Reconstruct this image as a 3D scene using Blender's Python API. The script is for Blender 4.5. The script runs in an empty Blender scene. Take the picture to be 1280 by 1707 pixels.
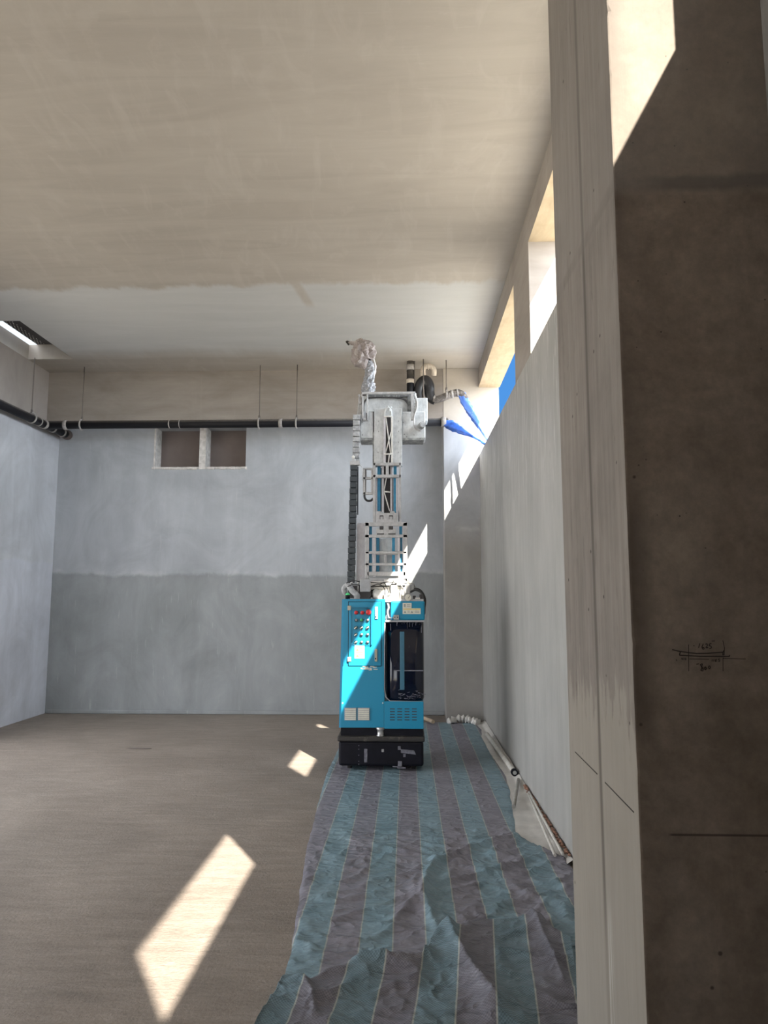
import bpy, bmesh, math, random
from mathutils import Vector, Matrix, noise

random.seed(7)
SC = bpy.context.scene
COL = SC.collection

# ------------------------------------------------------------------ camera, sky, sun, exposure
F_PX, PITCH, YAW, EYE = 1206.1, 0.1173, 0.0313, 1.5
cam_data = bpy.data.cameras.new('camera')
cam = bpy.data.objects.new('camera', cam_data)
COL.objects.link(cam)
cam.location = (0, 0, EYE)
cam.rotation_euler = (math.pi / 2 + PITCH, 0, YAW)
cam_data.sensor_fit = 'VERTICAL'
cam_data.sensor_height = 36.0
cam_data.lens = 36.0 * F_PX / 1707.0
cam_data.clip_start = 0.05
cam_data.clip_end = 300
SC.camera = cam

SC.view_settings.view_transform = 'Standard'
SC.view_settings.look = 'None'
SC.view_settings.gamma = 1.0
SC.view_settings.use_curve_mapping = False
SC.view_settings.exposure = 0.8

SUN_DIR = Vector((-0.54, 0.965, -1.0)).normalized()
sun_data = bpy.data.lights.new('sun', 'SUN')
sun_data.energy = 12.5
sun_data.color = (1.0, 0.93, 0.8)
sun_data.angle = math.radians(0.53)
sun = bpy.data.objects.new('sun', sun_data)
COL.objects.link(sun)
sun.rotation_euler = SUN_DIR.to_track_quat('-Z', 'Y').to_euler()
sun.location = (6, -8, 12)

BLUE = (0.050, 0.185, 0.46, 1)          # clear sky away from the sun
EAST = (0.86, 0.93, 1.0)              # sky on the window side (+x), raised as added fill light
WEST = (0.95, 0.97, 1.0)              # unseen sky on the yard side (-x), brightness added to fill the room
EAST_STRENGTH, WEST_STRENGTH = 9.5, 3.0
world = bpy.data.worlds.new('sky')
SC.world = world
world.use_nodes = True
nt = world.node_tree
nt.nodes.clear()
wo = nt.nodes.new('ShaderNodeOutputWorld')
bg = nt.nodes.new('ShaderNodeBackground')
tc = nt.nodes.new('ShaderNodeTexCoord')
sx = nt.nodes.new('ShaderNodeSeparateXYZ')
nt.links.new(tc.outputs['Generated'], sx.inputs[0])
back = nt.nodes.new('ShaderNodeVectorMath'); back.operation = 'DOT_PRODUCT'
back.inputs[1].default_value = (0.7, 0.7, 0)
nt.links.new(tc.outputs['Generated'], back.inputs[0])
prev = None
for rgb, k, lo, hi in ((EAST, EAST_STRENGTH, 0.25, 0.7), ((0.8, 0.92, 1.0), 0.75, -0.2, -0.4), (WEST, WEST_STRENGTH, -0.15, -0.7)):
    mr = nt.nodes.new('ShaderNodeMapRange')
    mr.interpolation_type = 'SMOOTHSTEP'
    mr.inputs['From Min'].default_value = lo
    mr.inputs['From Max'].default_value = hi
    nt.links.new(sx.outputs['X'] if rgb is not WEST else back.outputs['Value'], mr.inputs['Value'])
    mixw = nt.nodes.new('ShaderNodeMix'); mixw.data_type = 'RGBA'
    if prev is None: mixw.inputs[6].default_value = BLUE
    else: nt.links.new(prev, mixw.inputs[6])
    mixw.inputs[7].default_value = tuple(c * k for c in rgb) + (1,)
    nt.links.new(mr.outputs[0], mixw.inputs[0])
    prev = mixw.outputs[2]
nt.links.new(prev, bg.inputs['Color'])
nt.links.new(bg.outputs[0], wo.inputs[0])

# ------------------------------------------------------------------ measuring: photograph -> a plane in the room
def _ray(px, py):
    u, w = px - 640, py - 853.5
    v = Vector((u / F_PX, 1, -w / F_PX))
    c, s = math.cos(PITCH), math.sin(PITCH)
    v = Vector((v.x, c * v.y - s * v.z, s * v.y + c * v.z))
    c, s = math.cos(YAW), math.sin(YAW)
    return Vector((c * v.x - s * v.y, s * v.x + c * v.y, v.z))

def W(px, py, Y):
    v = _ray(px, py); t = Y / v.y
    return Vector((0, 0, EYE)) + v * t

def F(px, py, z=0.0):
    v = _ray(px, py); t = (z - EYE) / v.z
    return Vector((0, 0, EYE)) + v * t

def rect(x0, y0, x1, y1, Y):
    xm, ym = (x0 + x1) / 2, (y0 + y1) / 2
    return W(x0, ym, Y).x, W(x1, ym, Y).x, W(xm, y1, Y).z, W(xm, y0, Y).z

# ------------------------------------------------------------------ mesh helpers
def box(bm, x0, x1, y0, y1, z0, z1, bev=0.0, seg=2):
    vs = [bm.verts.new(p) for p in ((x0, y0, z0), (x1, y0, z0), (x1, y1, z0), (x0, y1, z0),
                                    (x0, y0, z1), (x1, y0, z1), (x1, y1, z1), (x0, y1, z1))]
    fs = [bm.faces.new([vs[i] for i in f]) for f in
          ((0, 3, 2, 1), (4, 5, 6, 7), (0, 1, 5, 4), (1, 2, 6, 5), (2, 3, 7, 6), (3, 0, 4, 7))]
    if bev > 0:
        es = {e for f in fs for e in f.edges}
        bmesh.ops.bevel(bm, geom=list(es), offset=bev, segments=seg, profile=0.5, affect='EDGES', clamp_overlap=True)

def pbox(bm, x0, y0, x1, y1, Y, t, bev=0.0, seg=2):
    a, b, c, d = rect(x0, y0, x1, y1, Y)
    box(bm, a, b, Y, Y + t, c, d, bev, seg)

def frame_of(d):
    d = d.normalized()
    a = Vector((0, 0, 1)) if abs(d.z) < 0.9 else Vector((1, 0, 0))
    u = d.cross(a).normalized()
    return u, d.cross(u).normalized()

def tube(bm, pts, r, seg=12, cap=True, disp=None):
    pts = [Vector(p) for p in pts]
    n = len(pts)
    rs = list(r) if isinstance(r, (list, tuple)) else [r] * n
    rings = []
    pu = None
    for i, p in enumerate(pts):
        d = (pts[min(i + 1, n - 1)] - pts[max(i - 1, 0)])
        if d.length < 1e-9: d = Vector((0, 0, 1))
        d.normalize()
        if pu is None:
            u, v = frame_of(d)
        else:
            u = (pu - d * pu.dot(d))
            u = u.normalized() if u.length > 1e-6 else frame_of(d)[0]
            v = d.cross(u).normalized()
        pu = u
        ring = []
        for k in range(seg):
            a = 2 * math.pi * k / seg
            q = p + (u * math.cos(a) + v * math.sin(a)) * rs[i]
            if disp: q = disp(q, p, rs[i], a)
            ring.append(bm.verts.new(q))
        rings.append(ring)
    for i in range(n - 1):
        for k in range(seg):
            f = bm.faces.new((rings[i][k], rings[i][(k + 1) % seg], rings[i + 1][(k + 1) % seg], rings[i + 1][k]))
            f.smooth = True
    if cap:
        bm.faces.new(list(reversed(rings[0]))); bm.faces.new(rings[-1])

def smooth_path(ctrl, per=8):
    out = []
    c = [Vector(p) for p in ctrl]
    for i in range(len(c) - 1):
        p0, p1, p2, p3 = c[max(i - 1, 0)], c[i], c[i + 1], c[min(i + 2, len(c) - 1)]
        for k in range(per):
            t = k / per
            out.append(0.5 * ((2 * p1) + (p2 - p0) * t + (2 * p0 - 5 * p1 + 4 * p2 - p3) * t * t + (3 * p1 - p0 - 3 * p2 + p3) * t ** 3))
    out.append(c[-1])
    return out

def cyl(bm, p0, p1, r, seg=20, r2=None):
    tube(bm, [p0, p1], [r, r if r2 is None else r2], seg)

def ball(bm, c, r, seg=14, sc=(1, 1, 1)):
    m = Matrix.Translation(c) @ Matrix.Diagonal((*sc, 1))
    res = bmesh.ops.create_uvsphere(bm, u_segments=seg, v_segments=max(6, seg // 2 + 2), radius=r, matrix=m)
    for v in res['verts']:
        for f in v.link_faces: f.smooth = True

def BM(): return bmesh.new()

def obj(name, bm, mat, parent=None, origin=None, fix=True):
    if fix: bmesh.ops.recalc_face_normals(bm, faces=bm.faces)
    off = Vector((0, 0, 0))
    if parent is not None: off = parent['_o'] if '_o' in parent else Vector((0, 0, 0))
    off = Vector(off)
    if parent is None and origin is not None: off = Vector(origin)
    if off.length > 0: bmesh.ops.translate(bm, verts=bm.verts, vec=-off)
    me = bpy.data.meshes.new(name); bm.to_mesh(me); bm.free()
    o = bpy.data.objects.new(name, me); COL.objects.link(o)
    if mat is not None: me.materials.append(mat)
    o['_o'] = tuple(off)
    if parent is not None: o.parent = parent
    elif origin is not None: o.location = off
    return o

def tag(o, label, cat, group=None, kind=None):
    o['label'] = label; o['category'] = cat
    if group: o['group'] = group
    if kind: o['kind'] = kind
    return o

def thing(name, loc, label, cat, group=None):
    o = bpy.data.objects.new(name, None); COL.objects.link(o)
    o.empty_display_size = 0.1
    o.location = loc; o['_o'] = tuple(loc)
    return tag(o, label, cat, group)

def struct(name, bm, mat, label=None, cat=None):
    o = obj(name, bm, mat); o['kind'] = 'structure'
    if label: o['label'] = label
    if cat: o['category'] = cat
    return o

# ------------------------------------------------------------------ materials
class N:
    """small node-graph writer"""
    def __init__(s, name):
        s.m = bpy.data.materials.new(name); s.m.use_nodes = True
        s.t = s.m.node_tree; s.t.nodes.clear()
        s.out = s.t.nodes.new('ShaderNodeOutputMaterial')
        s.b = s.t.nodes.new('ShaderNodeBsdfPrincipled')
        s.t.links.new(s.b.outputs[0], s.out.inputs[0])
        s.tc = s.t.nodes.new('ShaderNodeTexCoord')
    def link(s, a, b): s.t.links.new(a, b)
    def val(s, node, i, v):
        if hasattr(v, 'links'): s.link(v, node.inputs[i])
        else: node.inputs[i].default_value = v
    def map(s, scale, src=None, loc=(0, 0, 0), rot=(0, 0, 0)):
        n = s.t.nodes.new('ShaderNodeMapping'); n.inputs['Scale'].default_value = scale
        n.inputs['Location'].default_value = loc; n.inputs['Rotation'].default_value = rot
        s.link(src or s.tc.outputs['Object'], n.inputs[0]); return n.outputs[0]
    def noise(s, vec, scale=1, detail=4, rough=.55, dist=0):
        n = s.t.nodes.new('ShaderNodeTexNoise'); s.link(vec, n.inputs['Vector'])
        n.inputs['Scale'].default_value = scale; n.inputs['Detail'].default_value = detail
        n.inputs['Roughness'].default_value = rough; n.inputs['Distortion'].default_value = dist
        return n.outputs['Fac']
    def vor(s, vec, scale=1):
        n = s.t.nodes.new('ShaderNodeTexVoronoi'); s.link(vec, n.inputs['Vector']); n.inputs['Scale'].default_value = scale
        return n.outputs['Distance']
    def math(s, op, a, b=0.0, c=None, clamp=False):
        n = s.t.nodes.new('ShaderNodeMath'); n.operation = op; n.use_clamp = clamp
        s.val(n, 0, a); s.val(n, 1, b)
        if c is not None: s.val(n, 2, c)
        return n.outputs[0]
    def rng(s, v, a, b, c=0.0, d=1.0, smooth=False):
        n = s.t.nodes.new('ShaderNodeMapRange'); s.val(n, 'Value', v)
        n.inputs['From Min'].default_value = a; n.inputs['From Max'].default_value = b
        n.inputs['To Min'].default_value = c; n.inputs['To Max'].default_value = d
        if smooth: n.interpolation_type = 'SMOOTHSTEP'
        return n.outputs[0]
    def mix(s, f, a, b):
        n = s.t.nodes.new('ShaderNodeMix'); n.data_type = 'RGBA'; s.val(n, 0, f)
        for i, v in ((6, a), (7, b)):
            if hasattr(v, 'links'): s.link(v, n.inputs[i])
            else: n.inputs[i].default_value = tuple(v)[:3] + (1,)
        return n.outputs[2]
    def mulc(s, col, f):
        n = s.t.nodes.new('ShaderNodeVectorMath'); n.operation = 'SCALE'
        if hasattr(col, 'links'): s.link(col, n.inputs[0])
        else: n.inputs[0].default_value = tuple(col)[:3]
        s.val(n, 'Scale', f); return n.outputs[0]
    def xyz(s, src=None):
        n = s.t.nodes.new('ShaderNodeSeparateXYZ'); s.link(src or s.tc.outputs['Object'], n.inputs[0]); return n.outputs
    def bump(s, h, strength=.3, dist=.01):
        n = s.t.nodes.new('ShaderNodeBump'); n.inputs['Strength'].default_value = strength
        n.inputs['Distance'].default_value = dist; s.link(h, n.inputs['Height'])
        s.link(n.outputs[0], s.b.inputs['Normal'])
    def fin(s, col, rough=.8, metal=0.0, spec=.5):
        s.val(s.b, 'Base Color', col if hasattr(col, 'links') else tuple(col)[:3] + (1,))
        s.val(s.b, 'Roughness', rough); s.b.inputs['Metallic'].default_value = metal
        s.b.inputs['Specular IOR Level'].default_value = spec
        return s.m

def simple(name, col, rough=.6, metal=0., var=.08, scale=30, bump=.0, spec=.5):
    n = N(name)
    f = n.noise(n.map((1, 1, 1)), scale, 4)
    c = n.mulc(col, n.rng(f, .3, .7, 1 - var, 1 + var))
    if bump: n.bump(n.noise(n.map((1, 1, 1)), scale * 3, 3), bump, .004)
    return n.fin(c, rough, metal, spec)

def dusty(name, col, dust=(.62, .62, .62), amount=.5, rough=.6, scale=12, metal=0.):
    """painted or plastic surface under patchy plaster overspray"""
    n = N(name)
    f = n.noise(n.map((1, 1, 1)), scale, 6, .65)
    f2 = n.noise(n.map((1, 1, .25)), scale * 5, 4, .6)
    k = n.math('ADD', n.math('MULTIPLY', f, .7), n.math('MULTIPLY', f2, .3))
    k = n.rng(k, .62 - amount * .4, .78 - amount * .3, 0, 1)
    n.bump(k, .25, .003)
    return n.fin(n.mix(k, col, dust), rough, metal)

def mat_floor():
    n = N('concrete_floor')
    a = n.noise(n.map((.5, .5, 1)), 1.2, 5, .6, .4)
    b = n.noise(n.map((1.2, 7, 1)), 2.2, 6, .65, .6)
    c = n.noise(n.map((1, 1, 1)), 70, 3, .7)
    col = n.mix(n.rng(a, .35, .65), (.235, .195, .165), (.285, .243, .21))
    col = n.mulc(col, n.rng(b, .3, .7, .85, 1.15))
    col = n.mulc(col, n.rng(c, .25, .75, .85, 1.15))
    dust = n.noise(n.map((1, 1, 1), loc=(3, 1, 0)), 1.1, 8, .75)
    col = n.mix(n.rng(dust, .66, .78), col, (.4, .37, .34))
    v = n.vor(n.map((1, 1, 1)), 3.1)
    col = n.mix(n.rng(v, .02, .03, .8, 0), col, (.1, .085, .07))
    bl = n.noise(n.map((1, 1, 1), loc=(4, 4, 0)), .9, 5, .6, 1.0)
    col = n.mulc(col, n.rng(bl, .35, .65, .88, 1.08))
    gr = n.noise(n.map((2, 5, 1)), 9, 5, .7, .5)
    col = n.mulc(col, n.rng(gr, .35, .7, 1.06, .88))
    h = n.math('ADD', n.math('MULTIPLY', b, .6), n.math('ADD', n.math('MULTIPLY', gr, .4), n.math('MULTIPLY', c, .35)))
    n.bump(h, .8, .014)
    return n.fin(col, n.rng(a, .3, .7, .5, .75), 0, .4)

def mat_ceiling():
    n = N('ceiling_skim_coat')
    x = n.xyz()
    s1 = n.noise(n.map((.55, 3.2, 1)), 1.6, 6, .6, .8)
    s2 = n.noise(n.map((2.6, .8, 1), rot=(0, 0, .5)), 2.0, 6, .62, 1.2)
    s3 = n.noise(n.map((1, 7, 1)), 3.4, 5, .7, .3)
    big = n.noise(n.map((1, 1, 1)), .35, 2, .5)
    raw = n.mix(n.rng(s1, .3, .7), (.44, .40, .355), (.51, .47, .42))
    raw = n.mix(n.rng(s2, .52, .75, 0, .55), raw, (.57, .53, .485))
    raw = n.mix(n.rng(s3, .62, .8, 0, .5), raw, (.60, .56, .52))
    raw = n.mulc(raw, n.rng(big, .3, .7, .92, 1.08))
    w1 = n.mix(n.rng(s1, .3, .7), (.56, .565, .56), (.62, .62, .615))
    w1 = n.mix(n.rng(s3, .6, .8, 0, .3), w1, (.48, .46, .43))
    # the freshly coated band: y 6.5 .. 8.6
    wob = n.noise(n.map((2.2, .6, 1)), 1.0, 5, .7)
    y = n.math('ADD', x[1], n.rng(wob, .3, .7, -.10, .10))
    # drip shaped bare patch in the band
    dx = n.math('ABSOLUTE', n.math('SUBTRACT', n.math('SUBTRACT', x[0], -1.02), n.math('MULTIPLY', n.math('SUBTRACT', x[1], 6.7), .12)))
    drip = n.math('MULTIPLY', n.rng(dx, .02, .07, 1, 0, True), n.rng(x[1], 6.95, 7.15, .8, 0, True))
    band = n.math('MULTIPLY', n.rng(y, 6.5, 6.62, 0, 1, True), n.rng(y, 8.15, 8.75, 1, 0.05, True))
    edge = n.rng(x[0], .55, .9, 1, .55, True)
    band = n.math('MULTIPLY', n.math('MULTIPLY', band, edge), n.math('SUBTRACT', 1.0, drip))
    col = n.mix(band, raw, w1)
    h = n.math('ADD', n.math('MULTIPLY', s1, .5), n.math('MULTIPLY', s3, .3))
    n.bump(h, .25, .01)
    return n.fin(col, .85, 0, .3)

def mat_plaster(name, low, high, zline, streak=1.0, warm_above=None, warm=(.36, .32, .29), zsoft=.03):
    n = N(name)
    x = n.xyz()
    s = n.noise(n.map((2.6, 2.6, .35)), 1.6, 6, .6, .5)
    m = n.noise(n.map((1, 1, .8)), 1.5, 7, .65, 1.4)
    f = n.noise(n.map((18, 18, 2)), 1.5, 4, .6)
    wob = n.noise(n.map((1, 1, 1)), 1.6, 5, .7)
    z = n.math('ADD', x[2], n.rng(wob, .3, .7, -.04, .05))
    k = n.rng(z, zline - zsoft, zline + zsoft, 0, 1, True)
    col = n.mix(k, low, high)
    line = n.math('MULTIPLY', n.rng(z, zline - .03, zline + .02, 0, 1, True), n.rng(z, zline + .02, zline + .08, 1, 0, True))
    col = n.mix(n.math('MULTIPLY', n.math('MULTIPLY', line, n.rng(m, .45, .6)), .3), col, (.58, .58, .58))
    col = n.mulc(col, n.rng(s, .3, .7, 1 - .07 * streak, 1 + .07 * streak))
    col = n.mulc(col, n.rng(m, .3, .7, .86, 1.12))
    m2 = n.noise(n.map((1, 1, 1), loc=(9, 4, 2)), .7, 4, .5, 1.5)
    col = n.mulc(col, n.rng(m2, .35, .65, .93, 1.06))
    col = n.mix(n.rng(f, .62, .8, 0, .4 * streak), col, (.6, .6, .6))
    if warm_above is not None:
        k2 = n.rng(z, warm_above - .05, warm_above + .05, 0, 1, True)
        w = n.mulc(warm, n.rng(m, .3, .7, .88, 1.12))
        col = n.mix(k2, col, w)
    n.bump(n.math('ADD', n.math('MULTIPLY', m, .6), n.math('MULTIPLY', f, .4)), .2, .01)
    return n.fin(col, .8, 0, .35)

def mat_beam():
    n = N('bare_beam_concrete')
    m = n.noise(n.map((1, 1, 2.5)), 1.4, 7, .62, .6)
    s = n.noise(n.map((6, 6, .6)), 1.0, 5, .6)
    h2 = n.noise(n.map((.6, .6, 14)), 1.0, 4, .6)
    col = n.mix(n.rng(m, .3, .7), (.27, .238, .212), (.36, .325, .295))
    col = n.mix(n.rng(s, .6, .8, 0, .45), col, (.45, .41, .38))
    col = n.mulc(col, n.rng(h2, .3, .7, .94, 1.06))
    n.bump(m, .25, .01)
    return n.fin(col, .85, 0, .3)

def mat_wall_right():
    n = N('trowelled_parapet_plaster')
    x = n.xyz()
    s = n.noise(n.map((2, 2.6, .4)), 1.4, 6, .6, .5)
    f = n.noise(n.map((6, 11, 1.6)), 1.4, 6, .7, .8)
    m = n.noise(n.map((1, 1, 1)), 1.5, 5, .6)
    col = n.mix(n.rng(s, .3, .7), (.30, .295, .28), (.39, .385, .37))
    up = n.rng(x[2], 1.9, 2.7, 0, 1, True)
    col = n.mix(n.math('MULTIPLY', n.rng(f, .52, .62), n.math('MULTIPLY', up, .6)), col, (.55, .54, .53))
    col = n.mulc(col, n.rng(m, .3, .7, .9, 1.1))
    n.bump(n.math('ADD', f, m), .45, .01)
    return n.fin(col, .55, 0, .5)

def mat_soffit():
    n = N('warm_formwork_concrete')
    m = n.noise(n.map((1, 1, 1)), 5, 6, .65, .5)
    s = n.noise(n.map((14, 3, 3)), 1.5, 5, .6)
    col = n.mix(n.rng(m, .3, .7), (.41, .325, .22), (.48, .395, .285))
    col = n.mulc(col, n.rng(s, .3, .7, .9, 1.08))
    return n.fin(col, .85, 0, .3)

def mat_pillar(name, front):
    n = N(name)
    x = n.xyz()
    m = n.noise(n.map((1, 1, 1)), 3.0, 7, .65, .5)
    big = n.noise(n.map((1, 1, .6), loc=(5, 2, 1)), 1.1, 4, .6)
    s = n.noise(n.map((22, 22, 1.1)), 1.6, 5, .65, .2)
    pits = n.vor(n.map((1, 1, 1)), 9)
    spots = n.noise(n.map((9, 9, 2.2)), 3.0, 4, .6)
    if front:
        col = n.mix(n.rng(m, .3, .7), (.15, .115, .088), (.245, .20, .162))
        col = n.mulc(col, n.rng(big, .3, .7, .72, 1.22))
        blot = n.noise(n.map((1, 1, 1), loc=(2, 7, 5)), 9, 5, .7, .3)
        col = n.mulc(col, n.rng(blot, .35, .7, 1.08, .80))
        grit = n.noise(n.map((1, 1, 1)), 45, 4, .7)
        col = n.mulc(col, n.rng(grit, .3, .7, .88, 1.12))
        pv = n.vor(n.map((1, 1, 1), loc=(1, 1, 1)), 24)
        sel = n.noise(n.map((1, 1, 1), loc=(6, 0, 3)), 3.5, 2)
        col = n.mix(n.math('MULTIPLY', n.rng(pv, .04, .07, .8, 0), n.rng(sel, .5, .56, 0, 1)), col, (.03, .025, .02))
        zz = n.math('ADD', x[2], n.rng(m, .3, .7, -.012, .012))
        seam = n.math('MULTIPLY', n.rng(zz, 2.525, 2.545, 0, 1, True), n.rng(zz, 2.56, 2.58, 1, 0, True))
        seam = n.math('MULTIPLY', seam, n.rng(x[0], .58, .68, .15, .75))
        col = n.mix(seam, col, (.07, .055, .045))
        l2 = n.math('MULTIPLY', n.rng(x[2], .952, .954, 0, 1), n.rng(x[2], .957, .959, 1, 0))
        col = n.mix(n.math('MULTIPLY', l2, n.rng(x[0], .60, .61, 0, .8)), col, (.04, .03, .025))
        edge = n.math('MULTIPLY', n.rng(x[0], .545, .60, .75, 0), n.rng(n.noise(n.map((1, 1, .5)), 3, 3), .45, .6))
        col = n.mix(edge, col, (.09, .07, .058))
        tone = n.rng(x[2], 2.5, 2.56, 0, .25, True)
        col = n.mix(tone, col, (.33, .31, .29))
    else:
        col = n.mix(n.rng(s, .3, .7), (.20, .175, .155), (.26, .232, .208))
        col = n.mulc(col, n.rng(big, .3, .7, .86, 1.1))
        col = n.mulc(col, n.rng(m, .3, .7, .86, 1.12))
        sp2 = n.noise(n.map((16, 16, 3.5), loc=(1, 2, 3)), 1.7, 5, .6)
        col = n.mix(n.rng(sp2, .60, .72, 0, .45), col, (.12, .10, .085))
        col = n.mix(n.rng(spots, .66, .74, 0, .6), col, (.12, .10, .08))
        low = n.rng(n.math('ADD', x[2], n.rng(sp2, .3, .7, -.15, .15)), 1.18, 1.26, 1, 0, True)  # lighter foot: light bounced off the floor, put into the side colour
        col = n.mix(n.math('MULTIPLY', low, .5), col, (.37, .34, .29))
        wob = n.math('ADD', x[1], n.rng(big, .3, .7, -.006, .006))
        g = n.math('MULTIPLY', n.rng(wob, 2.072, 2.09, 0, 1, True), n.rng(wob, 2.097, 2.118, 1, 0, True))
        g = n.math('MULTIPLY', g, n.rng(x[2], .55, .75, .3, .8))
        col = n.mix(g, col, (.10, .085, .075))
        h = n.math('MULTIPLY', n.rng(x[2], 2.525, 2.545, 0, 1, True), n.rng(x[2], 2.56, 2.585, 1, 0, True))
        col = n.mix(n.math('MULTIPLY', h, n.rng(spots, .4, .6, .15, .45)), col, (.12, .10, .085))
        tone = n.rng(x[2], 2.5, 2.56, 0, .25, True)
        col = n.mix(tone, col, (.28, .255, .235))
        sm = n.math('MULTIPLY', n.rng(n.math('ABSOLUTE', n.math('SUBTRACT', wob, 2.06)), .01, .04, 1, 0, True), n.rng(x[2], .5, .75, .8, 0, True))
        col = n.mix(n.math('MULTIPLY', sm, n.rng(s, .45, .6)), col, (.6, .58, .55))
    col = n.mix(n.rng(pits, .035, .06, .85, 0), col, (.04, .03, .025))
    n.bump(n.math('ADD', n.math('MULTIPLY', m, .5), n.math('MULTIPLY', s, .3)), .35, .008)
    return n.fin(col, .85, 0, .3)

def mat_tarp(coarse=0.0, off=0.0):
    n = N('woven_striped_tarp')
    uv = n.tc.outputs['UV']
    x = n.xyz(uv)
    p = .1445
    u = n.math('DIVIDE', n.math('ADD', x[0], 10 * p + .5 + off), p)      # stripe number
    cell = n.math('FLOOR', u)
    alt = n.math('MODULO', n.math('ADD', cell, 1.0), 2.0)
    fr = n.math('SUBTRACT', u, cell)
    d = n.math('MINIMUM', fr, n.math('SUBTRACT', 1.0, fr))
    line = n.rng(d, .016, .028, 1, 0)
    m = n.noise(n.map((1, 1, 1), uv), 4, 6, .65)
    w = n.noise(n.map((1, 2.2, 1), uv), 60, 4, .7)
    teal = n.mix(n.rng(m, .3, .7), (.145, .23, .275), (.22, .315, .37))
    purp = n.mix(n.rng(m, .3, .7), (.165, .160, .195), (.245, .238, .28))
    if coarse: teal = n.mulc(teal, .72); purp = n.mulc(purp, .72)
    col = n.mix(alt, purp, teal)
    col = n.mulc(col, n.rng(w, .3, .7, .82, 1.18))
    white = n.noise(n.map((1, 1, 1), uv, loc=(7, 3, 0)), 9, 7, .75)
    col = n.mix(n.rng(white, .6, .75, 0, .45), col, (.34, .38, .39))
    # woven checks
    a = n.math('SINE', n.math('MULTIPLY', x[0], 900 if not coarse else 520))
    b = n.math('SINE', n.math('MULTIPLY', x[1], 900 if not coarse else 520))
    chk = n.math('MULTIPLY', a, b)
    col = n.mulc(col, n.rng(chk, -1, 1, 1 - (.10 + .22 * coarse), 1 + (.10 + .22 * coarse)))
    col = n.mix(n.math('MULTIPLY', line, .75), col, (.42, .43, .38))
    cr = n.noise(n.map((3, 7, 1), uv), 2.6, 4, .55, .8)
    rd = n.math('SUBTRACT', 1.0, n.math('MULTIPLY', n.math('ABSOLUTE', n.math('SUBTRACT', n.noise(n.map((2.2, 6, 1), uv, rot=(0, 0, .3)), 1.7, 2, .45, .8), .5)), 9.0), clamp=True)
    rd2 = n.math('SUBTRACT', 1.0, n.math('MULTIPLY', n.math('ABSOLUTE', n.math('SUBTRACT', n.noise(n.map((4, 6, 1), uv, rot=(0, 0, -.7)), 1.8, 2, .45, .5), .5)), 10.0), clamp=True)
    hh = n.math('ADD', n.math('ADD', n.math('MULTIPLY', rd, .5), n.math('MULTIPLY', rd2, .3)), n.math('ADD', n.math('MULTIPLY', cr, .25), n.math('MULTIPLY', w, .06)))
    n.bump(hh, .75, .016)
    return n.fin(col, .5, 0, .45)

def mat_pipe():
    n = N('dust_topped_black_pipe')
    g = n.t.nodes.new('ShaderNodeNewGeometry')
    nz = n.xyz(g.outputs['Normal'])[2]
    f = n.noise(n.map((1, 1, 1)), 30, 4)
    k = n.math('MULTIPLY', n.rng(nz, .1, .75, 0, 1, True), n.rng(f, .3, .7, .6, 1))
    return n.fin(n.mix(k, (.008, .008, .011), (.17, .155, .14)), .55, 0, .25)

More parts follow.
